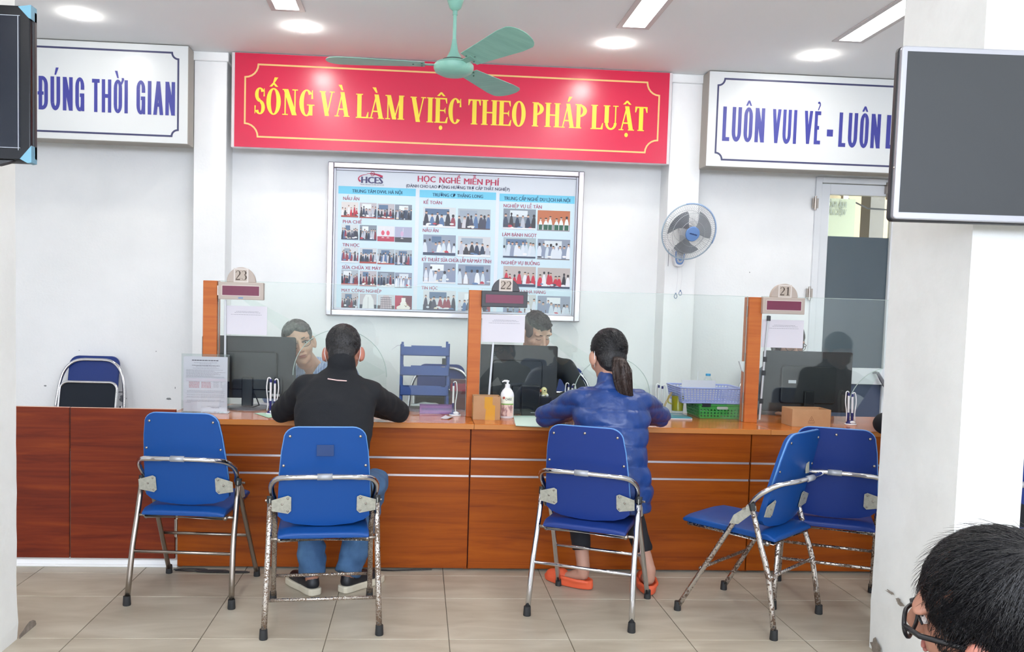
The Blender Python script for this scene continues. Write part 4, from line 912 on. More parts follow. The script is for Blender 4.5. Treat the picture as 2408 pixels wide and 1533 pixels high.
for xx, yy in ((x0+.006, 4.88), (x1-.006, 4.88), (x0+.006, 5.17), (x1-.006, 5.17)): MB().box(xx-.007, xx+.007, yy-.004, yy+.004, CT, zt+(.008 if xx > 0 else 0)).build('upright', TB, t)
MB().cbox((x1-.03, 4.90, at(1047, 850, 4.9).z), (.022, .015, .035)).build('binder_clip', BLKP, t)
MB().tube([at(921, 822, 4.9), at(935, 812, 4.9), at(950, 811, 4.9)], [.001, .003, .003], 6).build('paper_tab', PAPER, t)
# boxes behind the glass by the trays
A, B = at(987, 951, 4.83), at(1064, 978, 4.83)
t = thing('purple_box', 'flat purple box on the desk under the blue letter trays', 'box', ((A.x+B.x)/2, 4.84, CT)); MB().box(A.x, B.x, 4.78, 4.865, CT, A.z).build('carton', mat('purple_card', '8d5aa0', .5), t, bevel=.001, seg=1)
MB().box(A.x+.01, B.x-.01, 4.7795, 4.78, CT+.02, A.z-.012).build('print_band', mat('violet_print', '6b4a8c', .5), t)
A, B = at(1060, 893, 4.95), at(1094, 975, 4.95)
t = thing('dark_red_box', 'upright dark red and black carton left of the middle post', 'box', ((A.x+B.x)/2, 4.99, CT)); MB().box(A.x, B.x, 4.95, 5.03, CT, A.z).build('carton', mat('maroon_card', '5b2433', .5), t, bevel=.001, seg=1)
MB().box(A.x, B.x, 4.9493, 4.95, A.z-.065, A.z-.02).build('red_panel', mat('crimson_card', 'a02344', .5), t)
A, B = at(962, 945, 4.94), at(1038, 960, 4.94)
o = MB(); o.ell(((A.x+B.x)/2, 4.91, A.z-.012), (.085, .03, .012), None, 16, 8)
for k, v in enumerate(o.v): v.z += .008*noise.noise(v*30); v.y += .01*noise.noise(v*22)
o = o.build('crumpled_bag', mat('thin_white_plastic', 'dfe6e6', .5), None, smooth=True); tag(o, 'crumpled white plastic bag on the purple box behind the glass', 'bag')
# hidden shelf box that the bag lies on
A2 = at(1000, 958, 4.93)
t = thing('dark_carton', 'dark carton behind the purple box under the white bag', 'box', (.06, 4.93, CT)); MB().box(A.x-.02, B.x+.01, 4.87, 4.945, CT, A.z-.024).build('carton', mat('dark_card', '3a3340', .6), t, bevel=.001, seg=1)
# open cardboard box
KR = mat('kraft_card', 'b98f68', .8, var=('ab8058', 6, (1, 1, 1), .3, .7)); TAPE = mat('yellow_tape', 'c98f10', .3)
def openbox(label, c, w_, d_, h, rz, th=.004, flaps=False):
    t = thing('cardboard_box', label, 'box', (c[0], c[1], CT), rz); m = MB()
    x, y = w_/2, d_/2
    m.box(-x, x, -y, -y+th, 0, h).box(-x, x, y-th, y, 0, h).box(-x, -x+th, -y+th, y-th, 0, h).box(x-th, x, -y+th, y-th, 0, h).box(-x+th, x-th, -y+th, y-th, 0, th)
    m.build('carton', KR, t, world=False, bevel=.0008, seg=1); return t
a = P_(1118, 985); b = P_(1168, 987); d_ = P_(1100, 979); hh = at(1118, 931, a.y).z-CT
bx = openbox('small open cardboard box with yellow tape in front of the middle post', ((a.x+b.x)/2+.0, 4.62), b.x-a.x+.032, .10, hh+.002, .0)
W2 = (b.x-a.x+.032)/2
MB().add([(-.008, -.0506, 0), (W2*.62, -.0506, 0), (W2*.62, -.0506, hh*.62), (W2*.42, -.0506, hh*.66), (W2*.42, -.0506, hh*.99), (-.012, -.0506, hh*.99), (-.012, -.0506, hh*.5), (-.004, -.0506, hh*.46)], [tuple(range(8))]).build('tape', TAPE, bx, world=False)
MB().box(-W2-.0006, -W2, -.02, .01, .01, hh*.7).build('tape', TAPE, bx, world=False)
a = P_(1862, 1003); b = P_(1960, 1007); hh = at(1862, 962, a.y).z-CT
bx2 = openbox('shallow open cardboard box with a triangular mark near the right monitor', ((a.x+b.x)/2, a.y+.07), b.x-a.x, .14, hh, -.0, .004)
cx = .0; m = MB()
def seg(m, p, q, w_, y): 
    p, q = V(p), V(q); t_ = (q-p).normalized(); n_ = V((-t_.y, t_.x))*w_/2; m.quad((p.x-n_.x, y, p.y-n_.y), (q.x-n_.x, y, q.y-n_.y), (q.x+n_.x, y, q.y+n_.y), (p.x+n_.x, y, p.y+n_.y))
T3p = [(-.018, .025), (.018, .025), (0, .058)]
for i in range(3): seg(m, T3p[i], T3p[(i+1) % 3], .0022, -.0706)
seg(m, (-.009, .031), (-.004, .037), .004, -.0706); seg(m, (.0, .031), (.0, .048), .003, -.0706); seg(m, (.006, .031), (.008, .038), .004, -.0706); seg(m, (-.018, .019), (.018, .019), .0022, -.0706)
m.build('triangle_mark', mat('brown_ink', '8a5f3e', .8), bx2, world=False)
MB().box(-.09, .03, .0, .002, .004, hh-.008).build('inner_paper', PAPER, bx2, world=False)
# hand wash bottle
p = P_(1190, 981)-V((0, .03, 0)); t = thing('hand_wash_bottle', 'white pump bottle of hand wash between the cardboard box and the woman in blue', 'bottle', (p.x, p.y, CT)); s = .037; zt = at(1190, 912, p.y).z-CT
DG = Matrix.Diagonal((1, .6, 1, 1))
MB().lathe([(s*.9, 0), (s, .006), (s, zt*.75), (s*.92, zt*.84), (s*.7, zt*.93), (s*.42, zt), (s*.4, zt+.004)], p, 32, DG).build('bottle_body', WPL, t, smooth=2)
MB().lathe([(.0135, zt+.002), (.0135, zt+.02), (.006, zt+.022), (.006, zt+.032), (.009, zt+.034), (.009, zt+.04)], p, 20).tube([p+V((0, 0, zt+.037)), p+V((-.018, 0, zt+.038)), p+V((-.03, 0, zt+.032))], [.006, .005, .003], 10).build('pump_head', WPL, t, smooth=2)
def lab(z0, z1, m, name, a0=-62, a1=62, off=.0006):
    g = MB(); n = 16; P = [((s+off)*sin(rad(a0+(a1-a0)*i/n)), -.6*(s+off)*cos(rad(a0+(a1-a0)*i/n))) for i in range(n+1)]
    for i in range(n): g.quad((p.x+P[i][0], p.y+P[i][1], CT+z0), (p.x+P[i+1][0], p.y+P[i+1][1], CT+z0), (p.x+P[i+1][0], p.y+P[i+1][1], CT+z1), (p.x+P[i][0], p.y+P[i][1], CT+z1))
    return g.build(name, m, t)
lab(.012, zt*.45, mat('hand_photo', 'a77f7c', .5, var=('e2c3b8', 55, (1, 1, .5), .45, .55)), 'label_picture'); lab(zt*.45, zt*.72, mat('cream_label', 'e9ecdb', .5), 'label'); lab(zt*.45, zt*.49, mat('green_stripe', '7fae52', .5), 'label_stripe', -62, 62, .0009)
M = Matrix(((1, 0, 0, p.x-.012), (0, 0, -1, p.y-.6*s-.0012), (0, 1, 0, CT+zt*.6), (0, 0, 0, 1)))
font_text('CARE', 1, mat('black_print', '26262b', .6), 'label_lettering', t, M, width=.034, height=.013, bold=.01)
MB().lathe([(.007, 0), (.006, .001)], (0, 0, 0), 14, Matrix.Translation((p.x-.02, p.y-.6*s*.86-.0016, CT+zt*.68)) @ Matrix.Rotation(pi/2, 4, 'X')).build('round_badge', mat('red_badge', 'a0391f', .5), t)
# speaker, clear cup with duck
A, B = at(1226, 905, 4.80), at(1266, 992, 4.80)
t = thing('desk_speaker', 'small black desk speaker in front of the middle monitor', 'speaker', ((A.x+B.x)/2, 4.85, CT)); MB().box(A.x, B.x, 4.77, 4.85, CT, A.z).build('cabinet', BLKP, t, bevel=.004); MB().box(A.x+.006, B.x-.006, 4.768, 4.7705, CT+.025, A.z-.008).build('grille', mat('speaker_cloth', '121418', .9), t)
m = MB(); lines(m, A.x+.01, B.x-.005, [(CT+.018, .5, 1)], 4.7675, .003); m.build('printed_name', PAPER, t, kind='stuff')
A, B = at(1262, 934, 4.79), at(1292, 985, 4.79); cx = (A.x+B.x)/2+.002; w_ = (B.x-A.x)/2+.004; zt = A.z
t = thing('acrylic_cup', 'square clear acrylic cup behind the left sleeve of the woman in blue', 'cup', (cx, 4.82, CT)); m = MB()
for q in ((-w_, w_, -w_, -w_+.003), (-w_, w_, w_-.003, w_), (-w_, -w_+.003, -w_+.003, w_-.003), (w_-.003, w_, -w_+.003, w_-.003)): m.box(cx+q[0], cx+q[1], 4.82+q[2], 4.82+q[3], CT, zt)
m.box(cx-w_+.003, cx+w_-.003, 4.82-w_+.003, 4.82+w_-.003, CT, CT+.004).box(cx-w_-.002, cx+w_+.002, 4.82-w_-.002, 4.82+w_+.002, zt, zt+.004); m.build('cup_body', glass('frosted_acrylic', (.78, .79, .82), .25), t)
t = thing('toy_duck', 'small pale yellow toy duck with an orange bill on the acrylic cup', 'toy', (cx, 4.82, zt+.004)); z = zt+.004
YD = mat('pale_yellow_toy', 'e9e0a8', .5)
MB().ell((cx+.004, 4.82, z+.032), (.018, .017, .019)).build('head', YD, t, smooth=True)
MB().ell((cx+.008, 4.822, z+.011), (.02, .015, .0115)).build('body', YD, t, smooth=True)
MB().ell((cx-.018, 4.815, z+.030), (.009, .007, .008)).build('bill', mat('orange_toy', 'd9734a', .5), t, smooth=True)
MB().ell((cx+.006, 4.8035, z+.033), (.0035, .002, .004)).build('eye', BLKP, t, smooth=True)
MB().ell((cx+.022, 4.812, z+.006), (.009, .008, .0065)).ell((cx-.002, 4.808, z+.004), (.01, .007, .0045)).ell((cx-.02, 4.815, z+.006), (.004, .004, .007)).build('foot', WPL, t, smooth=True)
# mug with tea, folder, sticks
A = P_(1596, 981); Ym = A.y
t = thing('folder', 'teal folder and papers under the glass mug', 'folder', (1.50, 4.87, CT))
q0, q1 = P_(1562, 985), P_(1626, 986)
MB().box(q0.x, q1.x, q0.y-.01, q0.y+.2, CT, CT+.006).build('papers', PAPER, t); MB().box(q0.x, q1.x, q0.y-.005, q0.y+.2, CT+.006, CT+.011).build('cover', mat('teal_cover', '2f8fa0', .4), t, bevel=.001, seg=1)
zb = CT+.0112; zt = at(1597, 924, Ym).z; rb, rt = .032, .0385; c = V((A.x+.002, Ym+.04, 0))
t = thing('glass_mug', 'clear glass mug of yellow green tea beside the baskets', 'mug', (c.x, c.y, zb))
MB().lathe([(rb, zb), (rb+.001, zb+.02), (rt, zt), (rt-.002, zt), (rb-.001, zb+.022), (.004, zb+.02)], c, 32).build('mug_glass', CLEAR, t, smooth=2)
MB().lathe([(rb-.0015, zb+.0225), (rt-.0035, zt-.02), (.002, zt-.0205)], c, 32).build('tea', mat('yellow_tea', 'b5ab10', .15, emit=None), t, smooth=2)
MB().tube([c+V((-rt, 0, zt-.018)), c+V((-rt-.014, 0, zt-.022)), c+V((-rt-.02, 0, zt-.04)), c+V((-rt-.014, 0, zt-.06)), c+V((-rb-.001, 0, zt-.068))], .0045, 10).build('handle', mat('glass_handle', 'c3bf6a', .15), t, smooth=True)
a, b = at(1564, 944, 4.86), at(1578, 922, 4.86)
for k, dx in enumerate((0, .007)):
    o = MB().tube([(a.x+dx-.012, 4.85, CT+.012), (a.x+dx-.006, 4.855, a.z-.02), (b.x+dx, 4.86, b.z)], .0025, 6).build('wooden_stick', mat('pale_wood_stick', 'b59a5e', .6)); tag(o, ['wooden stick leaning left of the glass mug, further left of the pair', 'wooden stick leaning against the glass mug, nearer the mug'][k], 'stick', 'wooden sticks by the mug')
# baskets
LIL = mat('lilac_plastic', 'a3ade0', .4); GRN = mat('green_plastic', '3f9e45', .4)
def perf(m, O, U, W_, H_, nx, ny, r, sq=False, skip=None):
    O, U = V(O), V(U); up = V((0, 0, 1)); N_ = U.cross(up).normalized()*.0022
    for i in range(nx):
        for j in range(ny):
            a0, b0, a1, b1 = W_*i/nx, H_*j/ny, W_*(i+1)/nx, H_*(j+1)/ny; ca, cb_ = (a0+a1)/2, (b0+b1)/2; ha, hb = (a1-a0)/2, (b1-b0)/2
            if skip and skip(i, j): m.add([O+U*a+up*b for a, b in ((a0, b0), (a1, b0), (a1, b1), (a0, b1))], [(0, 1, 2, 3)]); continue
            if sq: o_ = [(a0, b0), (a1, b0), (a1, b1), (a0, b1)]; k_ = [(ca-ha*r, cb_-hb*r), (ca+ha*r, cb_-hb*r), (ca+ha*r, cb_+hb*r), (ca-ha*r, cb_+hb*r)]
            else:
                o_ = [(a0, b0), (ca, b0), (a1, b0), (a1, cb_), (a1, b1), (ca, b1), (a0, b1), (a0, cb_)]; k_ = [(ca+min(ha, hb)*r*cos(rad(a)), cb_+min(ha, hb)*r*sin(rad(a))) for a in range(225, 585, 45)]
            n_ = len(o_); vs = [O+U*a+up*b for a, b in o_+k_]+[O+U*a+up*b+N_ for a, b in k_]
            m.add(vs, [(q, (q+1) % n_, n_+(q+1) % n_, n_+q) for q in range(n_)]+[(n_+q, n_+(q+1) % n_, 2*n_+(q+1) % n_, 2*n_+q) for q in range(n_)])
def basket(label, c, w_, d_, z0, z1, flare, m_, nx, ny, r, sq, skip=None):
    t = thing('plastic_basket', label, 'basket', (c[0], c[1], z0)); x, y = w_/2, d_/2
    m = MB(); h = z1-z0
    for O, U, L_, n_ in (((c[0]-x, c[1]-y), (1, 0, 0), w_, nx), ((c[0]+x, c[1]-y), (0, 1, 0), d_, int(nx*.75)), ((c[0]+x, c[1]+y), (-1, 0, 0), w_, nx), ((c[0]-x, c[1]+y), (0, -1, 0), d_, int(nx*.75))):
        s = MB(); perf(s, (O[0], O[1], z0+.008), U, L_, h-.016, n_, ny, r, sq, skip if U[0] == 1 else None)
        for v in s.v: f = (v.z-z0)/h; v.x = c[0]+(v.x-c[0])*(1+flare*(f-1)); v.y = c[1]+(v.y-c[1])*(1+flare*(f-1))
        s.build('side_wall', m_, t)
    g = 1-flare; MB().box(c[0]-x*g, c[0]+x*g, c[1]-y*g, c[1]+y*g, z0, z0+.008).build('bottom', m_, t, bevel=.002, seg=1)
    R_ = [(c[0]+px_*(x+.002), c[1]+py_*(y+.002), z1-.004) for px_, py_ in [(-.9, -1), (.9, -1), (1, -.9), (1, .9), (.9, 1), (-.9, 1), (-1, .9), (-1, -.9)]]
    MB().tube(R_, .0045, 8, closed=True).build('rim', m_, t, smooth=True); return t
a, b = P_(1635, 984), P_(1741, 987); zt = at(1637, 950, a.y).z
gx, gw = (a.x+.02+1.86)/2, 1.86-a.x-.02
gb = basket('green plastic basket with round holes, under the lilac basket', (gx, a.y+.125), gw, .25, CT, zt, .06, GRN, 13, 4, .62, False, lambda i, j: j == 3 and i < 12)
MB().prism(rrect(gx-.03, gx+.035, zt-.028, zt-.012, .007), .002, XZ(a.y-.003)).build('slot_plate', mat('pale_slot', 'b5bcb2', .5), gb)
MB().box(a.x+.035, a.x+.082, a.y-.012, a.y+.003, zt-.014, zt+.006).build('binder_clip', BLKP, gb)
c0 = at(1625, 912, 4.84); z1 = at(1625, 910, a.y).z; lx0 = at(1587, 903, 4.9).x
lb = basket('lilac plastic basket with a square grid, stacked on the green basket', ((lx0+1.85)/2, a.y+.12), 1.85-lx0, .27, zt+.003, z1, .10, LIL, 20, 6, .66, True)
x0 = at(1600, 893, 4.93).x; x1 = at(1679, 893, 4.93).x; zp = at(1600, 892, 4.93).z
o = MB().box(x0, x1, 4.90, 4.903, zt+.012, zp).build('paper_sheets', PAPER); tag(o, 'white papers standing in the lilac basket', 'paper')
p = at(1660, 880, 5.0); cx = p.x; zt2 = p.z+.006
t = thing('water_bottle', 'clear water bottle with a blue cap in the lilac basket', 'bottle', (cx, 4.96, zt+.012))
MB().lathe([(.03, zt+.012), (.031, zt+.02), (.031, zt2-.055), (.024, zt2-.035), (.0125, zt2-.015), (.012, zt2-.004)], (cx, 4.96, 0), 24).build('bottle_body', CLEAR, t, smooth=2)
MB().lathe([(.0145, zt2-.012), (.0145, zt2), (.013, zt2+.001)], (cx, 4.96, 0), 24).build('cap', mat('sky_blue_cap', '3a9fd0', .4), t)
a2, b2 = at(1640, 893, 4.97), at(1642, 873, 4.97)
o = MB().tube([(a2.x, 4.97, zt+.012), (b2.x, 4.97, b2.z)], .003, 8).build('drinking_straw', WPL); tag(o, 'white straw sticking up from the lilac basket', 'straw')
# ================================================================== folding chairs
def smooth_path(P, n=4):
    P = [V(p) for p in P]; out = []
    for i in range(len(P)-1):
        a, b, c, d = P[max(0, i-1)], P[i], P[i+1], P[min(len(P)-1, i+2)]
        for k in range(n):
            t = k/n; out.append(.5*((2*b)+(c-a)*t+(2*a-5*b+4*c-d)*t*t+(3*b-a-3*c+d)*t**3))
    return out+[P[-1]]
def chair(label, loc, rz, vin, met, zr=.15, zf=.13, screws='4', patch=None, sleeve=0, group='blue folding chairs at the desks'):
    t = thing('folding_chair', label, 'chair', (loc[0], loc[1], 0), rz, group); B = dict(world=False)
    h = .206; fr = []
    for s in (-1, 1):
        P = smooth_path([(s*(h+.012), .47, .03), (s*(h+.006), .369, .209), (s*h, .264, .393), (s*h, .227, .455), (s*h, .155, .543)], 3)
        MB().tube(P, .0115, 10).build('front_leg', met, t, smooth=True, **B)
        MB().lathe([(.0155, 0), (.0165, .004), (.0145, .042)], (s*(h+.013), .478, 0), 14).build('foot_cap', RUB, t, smooth=2, **B)
        P = [(s*(h+.026), .012, .03), (s*(h+.019), .049, .253), (s*(h+.016), .09, .376), (s*(h+.014), .137, .535)]
        MB().tube(smooth_path(P, 2), .0125, 10).build('rear_leg', met, t, smooth=True, **B)
        MB().lathe([(.0165, 0), (.0175, .004), (.0155, .042)], (s*(h+.027), .01, 0), 14).build('foot_cap', RUB, t, smooth=2, **B)
        MB().tube([(s*(h+.014), .134, .528), (s*(h+.014), .142, .556)], .0145, 10).build('top_cap', RUB, t, **B)
        # plate joining leg and backrest
        P = [(s*(h+.006), .505), (s*(h+.006), .552), (s*.146, .572), (s*.133, .565), (s*.133, .505), (s*.146, .492)]
        pl_ = MB().prism(P if s > 0 else P[::-1], .0025, Matrix(((1, 0, 0, 0), (0, -.16, 1, .155), (0, .987, 0, 0), (0, 0, 0, 1))) if 0 else Matrix(((1, 0, 0, 0), (0, -.24, 1, .208), (0, 1, 0, 0), (0, 0, 0, 1)))).build('hinge_plate', GALV, t, bevel=.0008, seg=1, **B)
        for a, b in ((s*.147, .56), (s*.147, .505), (s*.17, .535)): MB().ell((a, .207-.24*b-.001, b), (.0045, .003, .0045), None, 8, 5).build('rivet', DULL, pl_, smooth=True, **B)
        MB().prism([(.240, .452), (.222, .492), (.15, .548), (.122, .548), (.12, .53), (.20, .455)], .003, Matrix(((0, 0, 1, s*(h+.0155)-.0015), (1, 0, 0, 0), (0, 1, 0, 0), (0, 0, 0, 1)))).build('side_link', GALV, t, **B)
        MB().tube([(s*(h+.036), .17, .53), (s*(h-.01), .17, .53)], .005, 8).build('pivot', DULL, t, **B)
        MB().tube([(s*.218, .09, .388), (s*.165, .09, .388)], .007, 8).ell((s*.178, .085, .386), (.012, .012, .012)).build('seat_pivot', DULL, t, smooth=True, **B)
    arcp = [(-h, .155, .543), (-h-.008, .13, .578), (-h-.006, .085, .618), (-.185, .035, .650), (-.12, -.012, .664), (0, -.026, .668), (.12, -.012, .664), (.185, .035, .650), (h+.006, .085, .618), (h+.008, .13, .578), (h, .155, .543)]
    a_ = MB().tube(smooth_path(arcp, 4), .0118, 10).build('back_hoop', CHROME, t, smooth=True, **B)
    MB().tube([(-.03+sleeve, -.0258, .668), (.03+sleeve, -.0258, .668)], .0135, 10).build('sleeve', mat('worn_sleeve', 'a9acb2', .45, .4), a_, smooth=True, **B)
    def yb(z): return .028-.24*(z-.75)+.0
    for z, y, nm in ((zr, .018+.12*zr, 'rear_crossbar'), (zf, .495-.55*zf, 'front_crossbar')): MB().tube([(-h-.012, y, z), (h+.012, y, z)], .0075, 8).build(nm, met, t, smooth=True, **B)
    # backrest: padded board, rounded corners, narrower at the top
    out = [(-.188, .48), (-.165, .460), (-.12, .446), (-.03, .437), (.03, .437), (.12, .446), (.165, .460), (.188, .48), (.188, .56), (.183, .64), (.172, .76)]+arc(.108, .812, .055, .05, 0, 90, 6)+arc(-.108, .812, .055, .05, 90, 180, 6)+[(-.172, .76), (-.183, .64), (-.188, .56)]
    def back(sc, y0, y1, n='backrest', m_=vin, bv=.006):
        M = MB(); k = len(out); c = (0, .66)
        def pt(p, y): x, z = p[0]*sc, (p[1]-c[1])*(sc if sc == 1 else sc+.0)+c[1]; return V((x, yb(z)-.10*(x*x)*0+y+.35*x*x, z))
        # grid strip across so the board can curve
        vs0 = [pt(p, y0) for p in out]; vs1 = [pt(p, y1) for p in out]
        zs = sorted(set(round(p[1], 4) for p in out)); 
        def wid(z):
            best = 0
            for i in range(k):
                a, b = out[i], out[(i+1) % k]
                if min(a[1], b[1]) <= z <= max(a[1], b[1]) and a[0] > -1e-6 and b[0] > -1e-6:
                    u = 0 if abs(b[1]-a[1]) < 1e-9 else (z-a[1])/(b[1]-a[1]); best = max(best, a[0]+(b[0]-a[0])*u)
            return best
        nx = 10; g = []
        for z in zs:
            w_ = wid(z); g.append([( -w_+2*w_*i/nx, z) for i in range(nx+1)])
        for row in g: M.v += [pt(p, y0) for p in row]
        o2 = len(M.v)
        for row in g: M.v += [pt(p, y1) for p in row]
        R = nx+1; n_ = len(g)
        for j in range(n_-1):
            for i in range(nx):
                a = j*R+i; M.f.append((a, a+1, a+R+1, a+R)); M.f.append((o2+a, o2+a+R, o2+a+R+1, o2+a+1)); M.c += [None, None]
        rim = [i for i in range(R)]+[j*R+nx for j in range(1, n_)]+[(n_-1)*R+i for i in range(nx-1, -1, -1)]+[j*R for j in range(n_-2, 0, -1)]
        for q in range(len(rim)): a, b = rim[q], rim[(q+1) % len(rim)]; M.f.append((a, o2+a, o2+b, b)); M.c.append(None)
        return M.build(n, m_, t, smooth=2, bevel=bv, **B)
    bk = back(1, .0, .026)
    e = [(p[0]*1.0, yb(p[1])+.35*p[0]**2+.008, p[1]) for p in out[8:-1]]
    MB().tube(e, .0042, 6).build('piping', PIPE, bk, smooth=True, **B)
    L4 = [(-.14, .825), (.14, .825), (-.165, .70), (.165, .70)]
    if screws == '5': L4.append((0, .835))
    for x, z in L4: MB().ell((x, yb(z)+.35*x*x-.001, z), (.0062, .0035, .0062), None, 10, 5).build('screw', DULL, bk, smooth=True, **B)
    if patch == 'tape': MB().box(-.034, .034, yb(.79)-.0032, yb(.745)+.004, .745, .79).build('dark_patch', mat('worn_patch', '093063', .6), bk, **B)
    if patch == 'tag': MB().box(.085, .115, yb(.69)-.002, yb(.69)+.001, .665, .715).build('torn_label', mat('torn_label', 'a9a796', .7), bk, **B)
    # seat: padded cushion with a raised rear lip
    M = MB(); nx, ny = 12, 12
    def top(u, v):
        x = (-.187+.374*u); y = .045+.455*v; z = .437-.012*sin(pi*u)*sin(pi*v)+.006*v
        z += .012*max(0, 1-v*5)**2*0-.012*(abs(2*u-1)**6)-.014*max(0, (v-.9)*10)**2-.016*max(0, (.1-v)*10)**2; x *= (1-.03*v-.06*max(0, v-.85)*6*.5)
        return V((x, y, z))
    for j in range(ny+1):
        for i in range(nx+1): M.v.append(top(i/nx, j/ny))
    o2 = len(M.v)
    for j in range(ny+1):
        for i in range(nx+1): p = top(i/nx, j/ny); M.v.append(V((p.x*.985, .05+(p.y-.05)*.985, .398+.008*j/ny)))
    R = nx+1
    for j in range(ny):
        for i in range(nx): a = j*R+i; M.f.append((a, a+1, a+R+1, a+R)); M.f.append((o2+a, o2+a+R, o2+a+R+1, o2+a+1)); M.c += [None, None]
    rim = [i for i in range(R)]+[j*R+nx for j in range(1, R)]+[ny*R+i for i in range(nx-1, -1, -1)]+[j*R for j in range(ny-1, 0, -1)]
    for q in range(len(rim)): a, b = rim[q], rim[(q+1) % len(rim)]; M.f.append((b, a, o2+a, o2+b)); M.c.append(None)
    st_ = M.build('seat', vin, t, smooth=2, bevel=.009, seg=3, **B)
    MB().tube([(-.17, .06, .39), (.17, .06, .39), (.165, .47, .398), (-.165, .47, .398)], .008, 8, closed=True).build('seat_frame', met, t, smooth=True, **B)
    return t
G_ = 'blue folding chairs at the desks'
chair('empty blue folding chair in front of the left desk, leftmost of the front row', (-1.0275, 3.8445), -.084, BLUE, DULL, .235, .235, '4')
c2 = chair('blue folding chair under the man in the black jacket and jeans', (-.361, 3.50), .112, BLUE, RUST2, .15, .13, '4', 'tape')
chair('blue folding chair with clean chrome legs behind the woman in the blue jacket', (.7205, 3.6625), -.432, BLUE2, CHROME, .235, .235, '5', None)
chair('empty blue folding chair turned sideways near the right pillar, seat facing left', (1.7025, 3.6435), .743, BLUE, RUST, .253, .22, '4', 'tag', -.03)
chair('empty blue folding chair partly hidden by the right pillar', (1.885, 3.765), -.42, BLUE2, RUST, .235, .235, '5')
dup(c2, (2.60, 3.56, 0), -.05, 'blue folding chair behind the right pillar, under the person in black', swap={'azure_vinyl': BLUE2})
dup(c2, (1.16, .93, 0), .863, 'blue folding chair under the person with glasses in the foreground', group='blue folding chairs in the waiting area')
# folded chairs leaning on the back wall
def folded(label, x, group='folded chairs leaning on the back wall'):
    t = thing('folded_chair', label, 'chair', (x, 6.08, 0), 0, group); B = dict(world=False)
    def Y(z): return -.16+.24*z-.0
    hoop = [(-.235, Y(0)-.0, .02), (-.232, Y(.4), .4), (-.226, Y(.62), .62), (-.21, Y(.76), .78), (-.175, Y(.84), .87), (-.11, Y(.9), .918), (0, Y(.9), .925), (.11, Y(.9), .918), (.175, Y(.84), .87), (.21, Y(.76), .78), (.226, Y(.62), .62), (.232, Y(.4), .4), (.235, Y(0), .02)]
    MB().tube(smooth_path([(p[0], p[1]-.03, p[2]) for p in hoop], 4), .0115, 10).build('back_hoop', CHROME, t, smooth=True, **B)
    for s in (-1, 1):
        MB().tube([(s*.215, Y(.02)-.055, .02), (s*.215, Y(.62)-.055, .62)], .0115, 10).build('rear_leg', CHROME, t, smooth=True, **B)
        for xx, dy in ((.235, -.03), (.215, -.055)): MB().lathe([(.0155, -.002), (.0145, .035)], (s*xx, Y(0)+dy, .002), 12).build('foot_cap', RUB, t, **B)
        MB().ell((s*.207, Y(.55)-.075, .555), (.008, .008, .008)).build('pivot', CHROME, t, smooth=True, **B)
    poly = rrect(-.168, .168, .40, .95, [.02, .02, .06, .06], 6)
    S = Matrix(((1, 0, 0, 0), (0, .24, 1, -.185), (0, 1, 0, 0), (0, 0, 0, 1)))
    MB().prism(poly, .028, S).build('backrest', BLUE2, t, bevel=.008, seg=3, **B)
    poly = rrect(-.182, .182, .34, .775, [.02, .02, .05, .05], 6); S2 = Matrix(((1, 0, 0, 0), (0, .24, 1, -.245), (0, 1, 0, 0), (0, 0, 0, 1)))
    MB().prism(poly, .03, S2).build('seat_underside', BLACKF, t, bevel=.003, **B)
    e = [S2 @ V((p[0]*1.03, .56+(p[1]-.56)*1.02, -.002)) for p in poly]
    MB().tube(e, .0095, 8, closed=True).build('seat_frame', CHROME, t, smooth=True, **B)
    return t
fc = folded('folded blue chair leaning on the wall above the red gates', at(207, 900, 6.0).x)
dup(fc, (at(1038, 900, 6.0).x, 6.08, 0), 0, 'folded blue chair on the back wall seen through the blue letter trays')
dup(fc, (at(1322, 900, 6.0).x, 6.08, 0), 0, 'folded blue chair on the back wall behind the young clerk in black')
dup(fc, (at(1812, 900, 6.0).x, 6.08, 0), 0, 'folded blue chair on the back wall hidden behind the right monitor')

# ================================================================== ceiling fan
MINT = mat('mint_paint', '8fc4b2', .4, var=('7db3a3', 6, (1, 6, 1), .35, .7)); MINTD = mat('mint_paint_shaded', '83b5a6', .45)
p = at(1065, 160, 4.6); fx, fz = p.x+.004, p.z
fy = 4.6
t = thing('ceiling_fan', 'mint green three bladed ceiling fan hanging in front of the red sign', 'fan', (fx, fy, CH))
MB().lathe([(.012, -.115), (.03, -.10), (.047, -.05), (.05, -.02), (.05, 0)], (fx, fy, CH), 28).build('canopy', MINT, t, smooth=2)
MB().tube([(fx, fy, CH-.10), (fx, fy, fz+.12)], .0095, 14).build('rod', MINT, t, smooth=2)
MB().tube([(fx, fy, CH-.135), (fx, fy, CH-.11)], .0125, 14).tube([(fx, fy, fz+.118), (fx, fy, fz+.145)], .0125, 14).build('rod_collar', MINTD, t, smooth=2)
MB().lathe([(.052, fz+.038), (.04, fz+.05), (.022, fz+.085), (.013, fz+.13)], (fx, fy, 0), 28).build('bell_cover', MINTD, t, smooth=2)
MB().lathe([(.06, fz+.034), (.062, fz+.040), (.05, fz+.044)], (fx, fy, 0), 28).build('dark_ring', mat('dark_gap', '3b4a46', .6), t)
MB().lathe([(.03, fz-.042), (.065, fz-.037), (.095, fz-.022), (.104, fz-.004), (.104, fz+.012), (.09, fz+.026), (.06, fz+.036)], (fx, fy, 0), 40).build('motor_housing', MINT, t, smooth=2)
